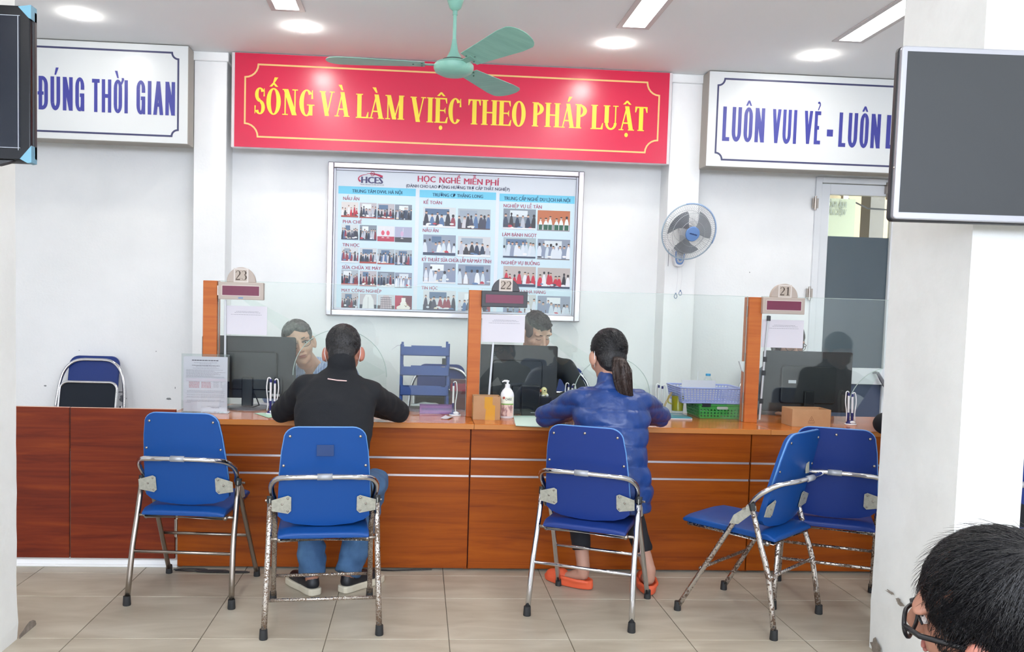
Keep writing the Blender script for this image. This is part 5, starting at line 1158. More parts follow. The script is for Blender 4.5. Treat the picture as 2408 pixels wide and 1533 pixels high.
for a, pt_ in ((62, -22), (181, -3), (-57, -9)):
    ang = -rad(a) ; M = Matrix.Translation((fx, fy, fz+.012)) @ Matrix.Rotation(ang, 4, 'Z') @ Matrix.Rotation(rad(pt_), 4, 'X')
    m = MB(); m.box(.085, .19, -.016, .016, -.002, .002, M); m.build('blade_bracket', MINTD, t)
    W0, W1 = .054, .086; P = [(.15, -W0), (.30, -W0-.012), (.52, -W1)]+[(.585+.075*cos(rad(q))*1.0, W1*sin(rad(q))) for q in range(-80, 81, 16)]+[(.52, W1), (.30, W0+.012), (.15, W0)]
    mm = MB().prism(P, .003, M)
    bl = mm.build('blade', MINT, t, bevel=.001, seg=1)
    for q in ((.165, -.025), (.165, .025), (.21, 0)): MB().ell(M @ V((q[0], q[1], -.001)), (.005, .005, .004), None, 8, 5).build('screw', mat('dark_screw', '4f6f66', .5), bl)

# ================================================================== wall fan
c = at(1620, 545, 5.72); R0 = .188
t = thing('wall_fan', 'white and blue caged wall fan on the pilaster right of the red sign', 'fan', (at(1600, 606, 6).x, 6.0, at(1600, 606, 6).z))
FM = Matrix.Translation(c) @ Matrix.Rotation(rad(7), 4, 'Z') @ Matrix.Rotation(rad(18), 4, 'X') @ Matrix.Rotation(rad(12), 4, 'Y')   # local -y faces the room
CAGE = mat('cage_wire', 'b7bcc0', .35, .6); LB = mat('pale_blue_plastic', '9fb9dd', .4); LG = mat('grey_translucent_blade', '8b9096', .35)
def ringp(r, y, n=40): return [FM @ V((r*cos(2*pi*i/n), y, r*sin(2*pi*i/n))) for i in range(n)]
def cage(sgn, dep, name):
    m = MB()
    for r, y in ((R0*.72, sgn*dep*.82), (R0*.45, sgn*dep)): m.tube(ringp(r, y), .0014, 5, closed=True)
    for i in range(84):
        a = 2*pi*i/84; prof = [(.05, sgn*dep*1.02), (R0*.45, sgn*dep), (R0*.72, sgn*dep*.82), (R0*.93, sgn*dep*.4), (R0, 0)]
        m.tube([FM @ V((r*cos(a), y, r*sin(a))) for r, y in prof], .0009, 4, caps=False)
    m.build(name, CAGE, t, kind='stuff')
cage(-1, .06, 'front_grille'); cage(1, .055, 'rear_grille')
MB().tube(ringp(R0, 0), .0048, 8, closed=True).build('rim', mat('rim_blue_grey', 'a9bccb', .4), t, smooth=True)
MB().tube([FM @ V((R0*1.005*cos(rad(a)), -.002, R0*1.005*sin(rad(a)))) for a in range(-10, 121, 8)], .0055, 8).build('rim_band', LB, t, smooth=True)
MB().lathe([(.048, 0), (.05, .006), (.046, .013), (.02, .016)], (0, 0, 0), 32, FM @ Matrix.Translation((0, -.056, 0)) @ Matrix.Rotation(pi/2, 4, 'X')).build('centre_badge', mat('blue_badge', '6f94cc', .4), t, smooth=2)
m = MB()
for i in range(11): m.box(-.026+.005*i, -.0225+.005*i, -.0735, -.0728, -.004, .004+.001*(i % 3), FM)
m.build('badge_print', mat('navy_print', '2f3f70', .5), t, kind='stuff')
MB().lathe([(.03, 0), (.03, .03)], (0, 0, 0), 20, FM @ Matrix.Translation((0, -.015, 0)) @ Matrix.Rotation(pi/2, 4, 'X')).build('blade_hub', LG, t)
for k in range(3):
    m = MB(); na, nr = 9, 6
    for s_ in (0, .0015):
        for i in range(nr+1):
            r = .028+(.148-.028)*i/nr
            for j in range(na+1):
                u = j/na; sp = rad(18+62*min(1, (i+1)/nr*1.1)); a = rad(120*k+22)+sp*(u-.5)+.9*(r-.03)*3; 
                m.v.append(FM @ V((r*cos(a), -.012+.03*(u-.5)+s_, r*sin(a))))
        for i in range(nr):
            for j in range(na):
                q = (0 if s_ == 0 else (nr+1)*(na+1))+i*(na+1)+j; f_ = (q, q+1, q+na+2, q+na+1); m.f.append(f_ if s_ else f_[::-1]); m.c.append(None)
    m.build('blade', LG, t, smooth=True)
MB().lathe([(.045, 0), (.05, .02), (.045, .07), (.03, .10)], (0, 0, 0), 24, FM @ Matrix.Translation((0, .02, 0)) @ Matrix.Rotation(-pi/2, 4, 'X')).build('motor_housing', WPL, t, smooth=2)
q0 = at(1600, 606, 5.93)
MB().tube([FM @ V((0, .08, -.01)), (q0.x, 5.9, q0.z+.08), (q0.x, 5.96, q0.z+.03)], [.025, .024, .028], 14).build('neck', WPL, t, smooth=True)
def shield(s, y, d, name, m_):
    P = [(-.042*s, .055*s), (.042*s, .055*s), (.036*s, -.02*s)]+[(.03*s*cos(rad(a)), -.035*s+.022*s*sin(rad(a))) for a in range(-20, -161, -20)]+[(-.036*s, -.02*s)]
    return MB().prism([(q0.x+a, q0.z+b) for a, b in P], d, XZ(y)).build(name, m_, t, bevel=.004)
shield(1.1, 5.945, .052, 'wall_base', WPL); shield(.82, 5.938, .01, 'blue_surround', mat('blue_badge', '6f94cc', .4)); shield(.62, 5.933, .01, 'control_face', mat('grey_face', 'c9cdd3', .4))
MB().lathe([(.012, 0), (.011, .012)], (0, 0, 0), 16, Matrix.Translation((q0.x, 5.935, q0.z-.01)) @ Matrix.Rotation(pi/2, 4, 'X')).build('knob', mat('blue_badge', '6f94cc', .4), t)
for (x0, y0, x1, y1) in ((1594, 618, 1589, 690), (1603, 618, 1600, 683)):
    a, b = at(x0, y0, 5.95), at(x1, y1, 5.95)
    MB().tube([a, a.lerp(b, .5)+V((.008, 0, 0)), b], .0011, 5).build('pull_cord', WPL, t)
    MB().tube([(b.x+.010*cos(2*pi*i/14), 5.95, b.z-.02+.014*sin(2*pi*i/14)) for i in range(14)], .0022, 6, closed=True).box(b.x-.004, b.x+.004, 5.946, 5.954, b.z-.008, b.z+.004).build('pull_ring', mat('steel_blue_plastic', '6d86a8', .4), t)
o = MB().tube([at(1573, 585, 5.99), at(1571, 626, 5.99)], .002, 5).tube([at(1563, 640, 6.19), at(1556, 760, 6.19)], .0015, 5).build('wall_cable', mat('grey_handle', '8c8c92', .4, .5)); tag(o, 'thin grey cable running down beside the wall fan', 'cable')

# ================================================================== television screens
def tv(name, label, A, B, dep, frame, scr, bez, edge, rz=0, film=False):
    x0, x1, z1, z0 = A.x, B.x, A.z, B.z; Y = A.y; w_ = x1-x0
    t = thing(name, label, 'screen', (x0 if rz else (x0+x1)/2, Y, z0), rz); L = (x0 if rz else (x0+x1)/2)
    B_ = dict(world=False); a, b, h = x0-L, x1-L, z1-z0
    S = Matrix(((1, 0, 0, 0), (0, 0, 1, 0), (0, 1, 0, 0), (0, 0, 0, 1)))
    MB().prism(rrect(a, b, 0, h, edge, 4), .022, S).build('bezel', frame, t, bevel=.004, **B_)
    MB().prism(rrect(a-.004, b+.004, -.006, h+.002, edge+.004, 4), .03, Matrix.Translation((0, .014, 0)) @ S).build('rear_shell', DKGR, t, bevel=.008, **B_)
    MB().box(a+bez, b-bez, -.0012, .002, bez*1.25, h-bez).build('screen_panel', scr, t, **B_)
    MB().box(a+.2, b-.2, .03, dep-.01, h*.3, h*.7).build('wall_bracket', DKGR, t, **B_)
    return t, a, b, h
Yt = 2.765
A, B = at(2137, 107, Yt), at(2110, 522, Yt)
t, a, b, h = tv('flat_screen', 'large grey flat screen in a silver frame on the right pillar', V((A.x-.02, Yt, A.z)), V((A.x+.98, Yt, B.z+.01)), .13, mat('silver_frame', 'a4a5ab', .35, .3), mat('matte_grey_screen', '2a2e31', .5), .018, .012, rz=-.035)
MB().lathe([(.004, 0), (.003, .002)], (0, 0, 0), 10, Matrix.Translation((a-.0005, .012, h*.3)) @ Matrix.Rotation(-pi/2, 4, 'Y')).build('side_screw', DULL, t, world=False)
A, B = at(71, 14, Yt), at(75, 378, Yt)
t, a, b, h = tv('flat_screen', 'black flat screen in plastic film at the left edge', V((A.x-.95, Yt, A.z)), V((A.x, Yt, B.z)), .13, mat('glossy_black', '0b0d12', .2, spec=.25), mat('navy_screen', '0e1420', .2, spec=.25), .03, .01)
m = MB()
for q in ((b-.036, b-.0345, .03, h-.03), (a+.0345, a+.036, .03, h-.03), (a+.03, b-.03, .0365, .0378), (a+.03, b-.03, h-.031, h-.0297)): m.box(q[0], q[1], -.0022, -.0012, q[2], q[3])
m.build('film_seam', mat('white_seam', 'b9bec8', .4), t, world=False)
BF = mat('teal_film', '5f93a8', .25)
for z0, z1, s in ((h-.04, h+.003, 1), (-.006, .045, -1)):
    P = [(b-.034, h-.004), (b+.004, h+.002), (b+.004, h-.04), (b-.004, h-.036)] if s > 0 else [(b-.03, .004), (b+.004, .045), (b+.004, -.006), (b-.008, -.008)]
    MB().prism(P, .04, Matrix(((1, 0, 0, 0), (0, 0, 1, -.004), (0, 1, 0, 0), (0, 0, 0, 1)))).build('corner_film', BF, t, world=False)
MB().prism([(a, -.001), (b-.05, -.001), (b-.10, -.016), (a, -.016)], .03, Matrix(((1, 0, 0, 0), (0, 0, 1, .002), (0, 1, 0, 0), (0, 0, 0, 1)))).build('lower_speaker', BLKP, t, world=False)
# small wall bracket far right beyond the pillar
# ================================================================== people
def blob(prims, voxel, it=6, fac=.6, disp=None):
    me = bpy.data.meshes.new('b'); me.from_pydata([tuple(p) for p in prims.v], [], prims.f)
    bm = bmesh.new(); bm.from_mesh(me); bmesh.ops.recalc_face_normals(bm, faces=bm.faces[:]); bm.to_mesh(me); bm.free()
    o = bpy.data.objects.new('b', me); C.objects.link(o)
    r = o.modifiers.new('r', 'REMESH'); r.mode = 'VOXEL'; r.voxel_size = voxel
    s = o.modifiers.new('s', 'SMOOTH'); s.iterations = it; s.factor = fac
    dg = bpy.context.evaluated_depsgraph_get(); dg.update(); m2 = bpy.data.meshes.new_from_object(o.evaluated_get(dg))
    bpy.data.objects.remove(o); bpy.data.meshes.remove(me)
    out = MB(); out.v = [v.co.copy() for v in m2.vertices]; out.f = [tuple(p.vertices) for p in m2.polygons]; out.c = [None]*len(out.f)
    if disp: 
        ns = [v.normal.copy() for v in m2.vertices]; out.v = [p+disp(p, n) for p, n in zip(out.v, ns)]
    bpy.data.meshes.remove(m2); return out
def frame(f, up, c):      # head frame: x right, y face, z up
    y = V(f).normalized(); z = (V(up)-V(up).dot(y)*y).normalized(); x = y.cross(z)
    return Matrix(((x.x, y.x, z.x, c[0]), (x.y, y.y, z.y, c[1]), (x.z, y.z, z.z, c[2]), (0, 0, 0, 1)))
def hell(m, H, c, r, R=None):
    M3 = H.to_3x3().to_4x4(); m.ell(H @ V(c), r, M3 @ R if R else M3, 18, 12)
def head_prims(m, H, s=1.0, ears=True):
    S = lambda *a: tuple(x*s for x in a)
    hell(m, H, S(0, -.012, .032), S(.074, .094, .086)); hell(m, H, S(0, .012, -.02), S(.066, .078, .088)); hell(m, H, S(0, .03, -.078), S(.046, .05, .04))
    hell(m, H, S(0, .058, -.098), S(.022, .02, .018))
    for q in (-1, 1):
        hell(m, H, S(q*.036, .052, -.028), S(.026, .028, .032)); hell(m, H, S(q*.03, .073, .03), S(.03, .014, .011)); hell(m, H, S(q*.011, .098, -.034), S(.009, .011, .0075))
        if ears: hell(m, H, S(q*.08, -.008, -.012), S(.011, .02, .033), Matrix.Rotation(q*-.35, 4, 'Z')); hell(m, H, S(q*.078, -.002, -.038), S(.009, .012, .012))
    m.tube([H @ V(S(0, .082, .02)), H @ V(S(0, .098, -.008)), H @ V(S(0, .108, -.03))], [.008*s, .0085*s, .0125*s], 10); hell(m, H, S(0, .106, -.032), S(.011, .010, .009))
    hell(m, H, S(0, .078, -.062), S(.026, .018, .018))
def face(H, par, s=1, eyes=True, brow=HAIR, closed=False):
    S = lambda *a: tuple(x*s for x in a)
    m = MB(); hell(m, H, S(0, .094, -.060), S(.021, .006, .0045)); hell(m, H, S(0, .093, -.068), S(.019, .0065, .005)); m.build('lips', LIPS, par, smooth=True)
    for q in (-1, 1): MB().tube([H @ V(S(q*.014, .0865, .028)), H @ V(S(q*.032, .0845, .031)), H @ V(S(q*.052, .068, .024))], [.0022*s, .003*s, .0014*s], 6).build('eyebrow', brow, par, smooth=True)
    for q in (-1, 1):
        m = MB()
        if closed:
            m.tube([H @ V(S(q*.017, .083, .002)), H @ V(S(q*.031, .0832, -.0015)), H @ V(S(q*.045, .0735, .001))], .0013*s, 6); m.build('eyelashes', HAIR, par, smooth=True)
        else:
            hell(m, H, S(q*.031, .074, .004), S(.0125, .0095, .0048)); e = m.build('eye', mat('eye_white', 'd8d0cc', .3), par, smooth=True)
            m = MB(); hell(m, H, S(q*.031, .0815, .0035), S(.0042, .0035, .0042)); m.build('iris', mat('dark_iris', '241a16', .2), e, smooth=True)
            m = MB(); m.tube([H @ V(S(q*.016, .082, .005)), H @ V(S(q*.031, .0845, .0115)), H @ V(S(q*.047, .074, .005))], .0018*s, 6); m.build('eyelashes', HAIR, par, smooth=True)
def glasses(H, par, s=1, m_=None, r=(.027, .019), th=.0018, z0=.0, y0=.092):
    S = lambda *a: tuple(x*s for x in a); m = MB()
    for q in (-1, 1):
        m.tube([H @ V(S(q*.034+r[0]*cos(2*pi*i/24), y0-.004*abs(cos(2*pi*i/24)), z0+r[1]*sin(2*pi*i/24)*(1.0 if sin(2*pi*i/24) < 0 else .8))) for i in range(24)], th*s, 6, closed=True)
        m.tube([H @ V(S(q*.060, y0-.004, z0+.008)), H @ V(S(q*.077, y0-.03, z0+.008)), H @ V(S(q*.083, -.0, z0+.004)), H @ V(S(q*.081, -.02, z0-.012))], th*1.3*s, 6)
    m.tube([H @ V(S(-.008, y0, z0+.006)), H @ V(S(0, y0+.004, z0+.009)), H @ V(S(.008, y0, z0+.006))], th*s, 6)
    g = m.build('glasses', m_ or mat('brown_frame', '4a3634', .3), par, smooth=True)
    for q in (-1, 1): m = MB(); m.add([H @ V(S(q*.034+r[0]*.97*cos(2*pi*i/16), y0-.0025, z0+r[1]*.9*sin(2*pi*i/16))) for i in range(16)], [tuple(range(16))]); m.build('lens', glass('lens_%s' % par.name, (.95, .96, .97)), g)
def hand(m, w, d, up, s=1, curl=.5):
    d = V(d).normalized(); u = V(up).normalized(); x = d.cross(u).normalized(); n = x.cross(d)
    m.loft([(w-d*.02, x*.026*s, n*.019*s), (w+d*.03*s, x*.038*s, n*.015*s), (w+d*.085*s, x*.041*s, n*.012*s)], 14); kn = w+d*.082*s
    for i, L in enumerate((.062, .072, .068, .054)):
        b = kn+x*(-.0305+.0205*i)*s; c = b+d*L*.5*s-n*.006*curl; e = c+(d*(1-curl*.5)-n*curl).normalized()*L*.5*s
        m.cap(b, .0088*s, c, .0080*s); m.cap(c, .0080*s, e, .0066*s)
    b = w+d*.03*s-x*.03*s; c = b+(d*.6-x*.7).normalized()*.038*s; e = c+(d*.9-x*.25).normalized()*.03*s
    m.cap(b, .012*s, c, .010*s); m.cap(c, .0098*s, e, .0078*s)
def figure(label, J, top, topc, bot, shoe, hairf, cat_s=1.0, skin=SKIN, vox=.009, hvox=.0052, sleeve=.014, extra=None, collar=True, wid=(1, 1), hem=None, puff=None, ears=True, hair=HAIR, hairvox=.0055, bare=False, tex=.004):
    t = thing('person', label, 'person', (J['pel'][0], J['pel'][1], 0)); g = lambda k: V(J[k]); H = J['H']; s = J.get('hs', 1)
    side = (g('shR')-g('shL')).normalized(); ax = lambda: None
    sp = [g('pel'), g('pel').lerp(g('neck'), .35), g('pel').lerp(g('neck'), .7), g('neck')]
    if 'chest' in J: sp[2] = g('chest'); sp[1] = g('waist')
    def torso(m, e, wtop=1, low=.0):
        secs = []; W_ = wid[0]
        rad_ = [(.155, .112), (.165*1.0, .118), (.14, .105), (.165, .11), (.155*wid[1], .085), (.075, .065)]
        pts = [sp[0]-V((0, 0, .09+low)), sp[0], sp[1], sp[2], sp[2].lerp(sp[3], .55), sp[3]]
        for i, (p, (a, b)) in enumerate(zip(pts, rad_)):
            d = (pts[min(i+1, 5)]-pts[max(i-1, 0)]).normalized(); x = (side-side.dot(d)*d).normalized(); y = d.cross(x)
            secs.append((p, x*(a*W_+e), y*(b+e)))
        m.loft(secs, 28)
    # body: one continuous skin surface (head, neck, trunk, arms, hands, legs)
    m = MB(); torso(m, -.012)
    hc = H.translation; m.cap(hc-H.to_3x3() @ V((0, .028*s, .06*s)), .05*s, sp[3]-V((0, 0, .0)), .056*s)
    for q in 'LR':
        m.cap(g('sh'+q), .046, g('el'+q), .034); m.cap(g('el'+q), .036, g('wr'+q), .025); hand(m, g('wr'+q), J['hd'+q], J.get('hu', (0, 0, 1)), .95)
        m.cap(g('hip'+q), .075, g('kn'+q), .052); m.cap(g('kn'+q), .05, g('an'+q), .032)
        m.cap(g('an'+q), .034, g('an'+q)+V((0, 0, -.045)), .032); m.cap(g('an'+q)+V((0, 0, -.045)), .032, g('to'+q), .022)
    bd = blob(m, vox, 3, .5)
    # head on the neck at a finer voxel, joined into the same mesh
    m = MB(); head_prims(m, H, s, ears); m.cap(hc-H.to_3x3() @ V((0, .028*s, .06*s)), .05*s, hc-H.to_3x3() @ V((0, .028*s, .06*s))+(sp[3]-hc).normalized()*.07, .051*s)
    hd = blob(m, hvox, 4, .5); bd.add(hd.v, hd.f)
    bo = bd.build('body', skin, t, smooth=True)
    if J.get('face', True): face(H, t, s, closed=J.get('closed', False), brow=hair)
    # top
    m = MB(); torso(m, sleeve)
    if hem: 
        for h_ in hem: m.loft(h_, 28)
    for q in 'LR':
        S_, E_, W_ = g('sh'+q), g('el'+q), g('wr'+q); k = J.get('arm', 1)
        m.cap(sp[3].lerp(S_, .55)-V((0, 0, .02)), .062*k, S_, .064*k); m.cap(S_, .064*k, E_, .054*k); m.cap(E_, .054*k, E_.lerp(W_, .96), .040*k)
    if collar: 
        up = (hc-H.to_3x3() @ V((0, .055*s, .06*s))-sp[3]).normalized(); ch = J.get('collar', .012); m.cap(sp[3]-up*.03, .070, sp[3]+up*ch, .062)
    def dz(p, n):
        q = noise.noise(p*V((9, 9, 14)).length*0+p*11)*tex+noise.noise(p*26)*tex*.5
        if puff: q += puff(p, n)
        return n*q
    tp = blob(m, vox, 5, .6, dz).build(top, topc, t, smooth=True)
    # trousers
    m = MB(); P0 = g('pel')
    secs = [(P0-V((0, 0, .095)), side*.16*wid[0], V((-side.y, side.x, 0))*.125), (P0+V((0, 0, .04)), side*.155*wid[0], V((-side.y, side.x, 0))*.115)]; m.loft(secs, 24)
    kf = J.get('leg', 1); stop = J.get('stop', .93)
    for q in 'LR':
        cf = J.get('cuff', .05*kf); m.cap(g('hip'+q), .088*kf, g('kn'+q), .07*kf)
        a_, b_ = g('kn'+q), g('kn'+q).lerp(g('an'+q), stop); dr = (b_-a_).normalized(); sx = (side-side.dot(dr)*dr).normalized(); sy = dr.cross(sx); m.ell(a_, (.068*kf,)*3)
        m.loft([(a_.lerp(b_, u), sx*(.068*kf+(cf-.068*kf)*u), sy*(.068*kf+(cf-.068*kf)*u)) for u in (0, .3, .6, .85, 1)], 20)
    def dj(p, n): return n*(noise.noise(p*V((1, 1, 1.0)).length*0+V((p.x*12, p.y*12, p.z*22)))*J.get('fold', .004)+noise.noise(p*34)*.003)
    blob(m, vox, 4, .5, dj).build(J.get('botname', 'trousers'), bot, t, smooth=True)
    for q in 'LR': shoe(t, g('an'+q), g('to'+q))
    hairf(t, H, s)
    if extra: extra(t, tp, J)
    return t
def shoe_sneaker(t, an, to):
    d = V((to.x-an.x, to.y-an.y, 0)).normalized(); x = V((d.y, -d.x, 0)); a = V((an.x, an.y, 0))-d*.045; L = .275
    m = MB()
    def sec(u, w_, h0, h1): c = a+d*L*u; return (c+V((0, 0, (h0+h1)/2)), x*w_, V((0, 0, (h1-h0)/2)))
    so = MB()
    for z0, z1 in ((.001, .034),):
        P = []; 
        for u, w_ in ((0, .02), (.04, .032), (.15, .037), (.4, .036), (.65, .045), (.85, .042), (.96, .028), (1, .012)): P.append((u, w_))
        poly = [(a+d*L*u+x*w_) for u, w_ in P]+[(a+d*L*u-x*w_) for u, w_ in reversed(P)]
        k = len(poly); so.add([p+V((0, 0, z0)) for p in poly]+[p*1.0+V((0, 0, z1)) for p in poly], [tuple(range(k))[::-1], tuple(range(k, 2*k))]+[(i, (i+1) % k, k+(i+1) % k, k+i) for i in range(k)])
    sh = thing_part = so.build('shoe_sole', mat('cream_sole', 'cfc8b4', .6), t, bevel=.006)
    m.cap(a+d*.04+V((0, 0, .05)), .034, a+d*.12+V((0, 0, .05)), .035); m.cap(a+d*.12+V((0, 0, .048)), .036, a+d*.21+V((0, 0, .038)), .034); m.cap(a+d*.04+V((0, 0, .05)), .033, a+d*.045+V((0, 0, .085)), .031)
    b = blob(m, .006, 3, .5)
    for v in b.v: v.z = max(v.z, .03)
    b.build('shoe', mat('black_shoe', '191b22', .4), t, smooth=True)
def shoe_clog(t, an, to):
    d = V((to.x-an.x, to.y-an.y, 0)).normalized(); x = V((d.y, -d.x, 0)); a = V((an.x, an.y, 0))-d*.05; OR = mat('orange_rubber', 'e0603c', .5)
    m = MB(); m.loft([(a+d*.13+V((0, 0, .002)), d*.135, x*.046), (a+d*.13+V((0, 0, .03)), d*.138, x*.05)], 28)
    m.cap(a+d*.17+V((0, 0, .035)), .04, a+d*.225+V((0, 0, .028)), .034)
    m.tube([a+d*.15+x*.046+V((0, 0, .045)), a+d*.06+x*.044+V((0, 0, .042)), a+d*.012+x*.022+V((0, 0, .04)), a+d*.004+V((0, 0, .04)), a+d*.012-x*.022+V((0, 0, .04)), a+d*.06-x*.044+V((0, 0, .042)), a+d*.15-x*.046+V((0, 0, .045))], .0095, 8)
    b = blob(m, .0055, 3, .5)
    for v in b.v: v.z = max(v.z, .0015)
    b.build('clog', OR, t, smooth=True)
def strands(t, H, s, n, m_, R, r=.0006, L=.03, ctr=(0, -.01, .03), rr=(.083, .1, .093), swirl=(0, -.06, .09), zmin=-.02, ymax=.05, lift=.004, sd=1, par=None):
    RR = random.Random(sd); m = MB(); c = V(ctr)
    for _ in range(n*4):
        a, b = RR.uniform(0, 2*pi), RR.uniform(-.5, 1); d = V((cos(a)*math.sqrt(1-b*b), sin(a)*math.sqrt(1-b*b), b)); p = c+V((d.x*rr[0], d.y*rr[1], d.z*rr[2]))
        if p.z < zmin or p.y > ymax+.5*max(0, p.z-.05): continue
        g = (p-V(swirl)); g = g-g.dot(d)*d
        if g.length < 1e-4: continue
        g = g.normalized()+V((RR.gauss(0, .25), RR.gauss(0, .25), RR.gauss(0, .25))); pts = [p*s]; q = p
        for k in range(3):
            q = q+g.normalized()*L/3; dd_ = (q-c); e = V((dd_.x/rr[0], dd_.y/rr[1], dd_.z/rr[2])); e = e.normalized()*(1+lift*(k+1)*4); q = c+V((e.x*rr[0], e.y*rr[1], e.z*rr[2])); pts.append(q*s)
        m.tube([H @ p_ for p_ in pts], [r, r, r*.8, r*.2], 3, caps=False); n -= 1
        if n <= 0: break
    m.build('hair_strands', m_, par or t, kind='stuff')
def hair_short(m_=HAIR, n=0, dz=.0):
    def f(t, H, s):
        S = lambda *a: tuple(x*s for x in a); m = MB()
        hell(m, H, S(0, -.024, .036), S(.081, .094, .089+dz)); hell(m, H, S(0, -.055, -.03), S(.062, .052, .07)); hell(m, H, S(0, -.01, .055), S(.077, .085, .07+dz))
        b = blob(m, .0055, 3, .5, lambda p, n_: n_*(noise.noise(p*60)*.0025+noise.noise(p*150)*.0015)); o = b.build('hair', m_, t, smooth=True)
        if n: strands(t, H, s, n, m_, None, .0006, .016, (0, -.024, .036), (.079, .092, .087+dz), lift=.002, zmin=-.05, ymax=.03)
    return f
# --- man in the black jacket
def jacket_extra(t, tp, J):
    H = J['H']; nk = V(J['neck']); a, b = at(770, 891, 3.845), at(815, 896, 3.845)
    # reflective strip sits on the upper back
    def hit(p):
        me = tp.data; I = tp.matrix_world; best = None
        for v in me.vertices:
            w_ = v.co+V(t.location)
            if abs(w_.x-p.x) < .02 and abs(w_.z-p.z) < .02 and (best is None or w_.y < best): best = w_.y
        return best if best is not None else p.y
    ya, yb_ = hit(a), hit(b)
    MB().tube([(a.x, ya-.002, a.z), ((a.x+b.x)/2, (ya+yb_)/2-.003, (a.z+b.z)/2-.002), (b.x, yb_-.002, b.z)], .0028, 6).build('reflective_strip', mat('pale_strip', 'd8b8b4', .4), tp)
def mask_loops(t, H, s, side_=(-1, 1)):
    S = lambda *a: tuple(x*s for x in a); m = MB()
    for q in side_: m.tube([H @ V(S(q*.076, .045, -.03)), H @ V(S(q*.083, .0, -.005)), H @ V(S(q*.085, -.028, .0)), H @ V(S(q*.08, -.026, -.035)), H @ V(S(q*.07, .03, -.07))], .0016, 6)
    hell(m, H, S(0, .07, -.058), S(.058, .05, .05)); m.build('face_mask', mat('mask_cloth', 'd9e2ea', .8), t, smooth=True)
BJ = mat('black_fleece', '0c1017', .85, bump=(240, .4, .003)); JEAN = mat('blue_denim', '4a6f95', .85, var=('2f5078', 7, (1, 1, .6), .35, .65), bump=(300, .3, .002))
hP1 = at(808, 828, 4.02)
H1 = frame((.05, .84, -.42), (-.02, .3, 1), hP1)
ear1 = {}
J1 = dict(pel=(-.36, 3.76, .545), waist=(-.36, 3.80, .70), chest=(-.365, 3.90, .875), neck=(-.335, 3.985, 1.035), H=H1, hs=1.0, face=False,
          shL=(-.495, 3.96, .975), shR=(-.215, 3.965, .955), elL=tuple(at(662, 968, 4.24)), elR=tuple(at(938, 968, 4.24)), wrL=(-.52, 4.47, .815), wrR=(-.21, 4.50, .815),
          hdL=(.75, .6, -.02), hdR=(-.8, .5, -.02), hipL=(-.44, 3.80, .52), hipR=(-.28, 3.80, .52), knL=(-.50, 4.14, .49), knR=(-.195, 4.19, .50),
          anL=(-.468, 4.045, .10), anR=(-.304, 4.085, .10), toL=(-.555, 4.17, .03), toR=(-.20, 4.20, .03), arm=1.0, leg=1.04, stop=1.04, cuff=.064, fold=.014, collar=.075)
def ex1(t, tp, J):
    jacket_extra(t, tp, J); H = J['H']
    for q in (-1, 1): m = MB(); hell(m, H, (q*.084, -.010, -.014), (.0125, .021, .034), Matrix.Rotation(q*-.45, 4, 'Z')); m.build('ear', EARS, t, smooth=True)
    for q in (-1, 1): MB().tube([H @ V((q*.080, -.03, .012)), H @ V((q*.082, -.034, -.02)), H @ V((q*.07, -.01, -.06))], .0015, 6).build('mask_loop', WPL, t, smooth=True)
P1 = figure('person in a black jacket and blue jeans seated with back turned at the left window', J1, 'jacket', BJ, JEAN, shoe_sneaker, hair_short(HAIR, 500), extra=ex1, sleeve=.016, wid=(1.0, 1.0), tex=.006)
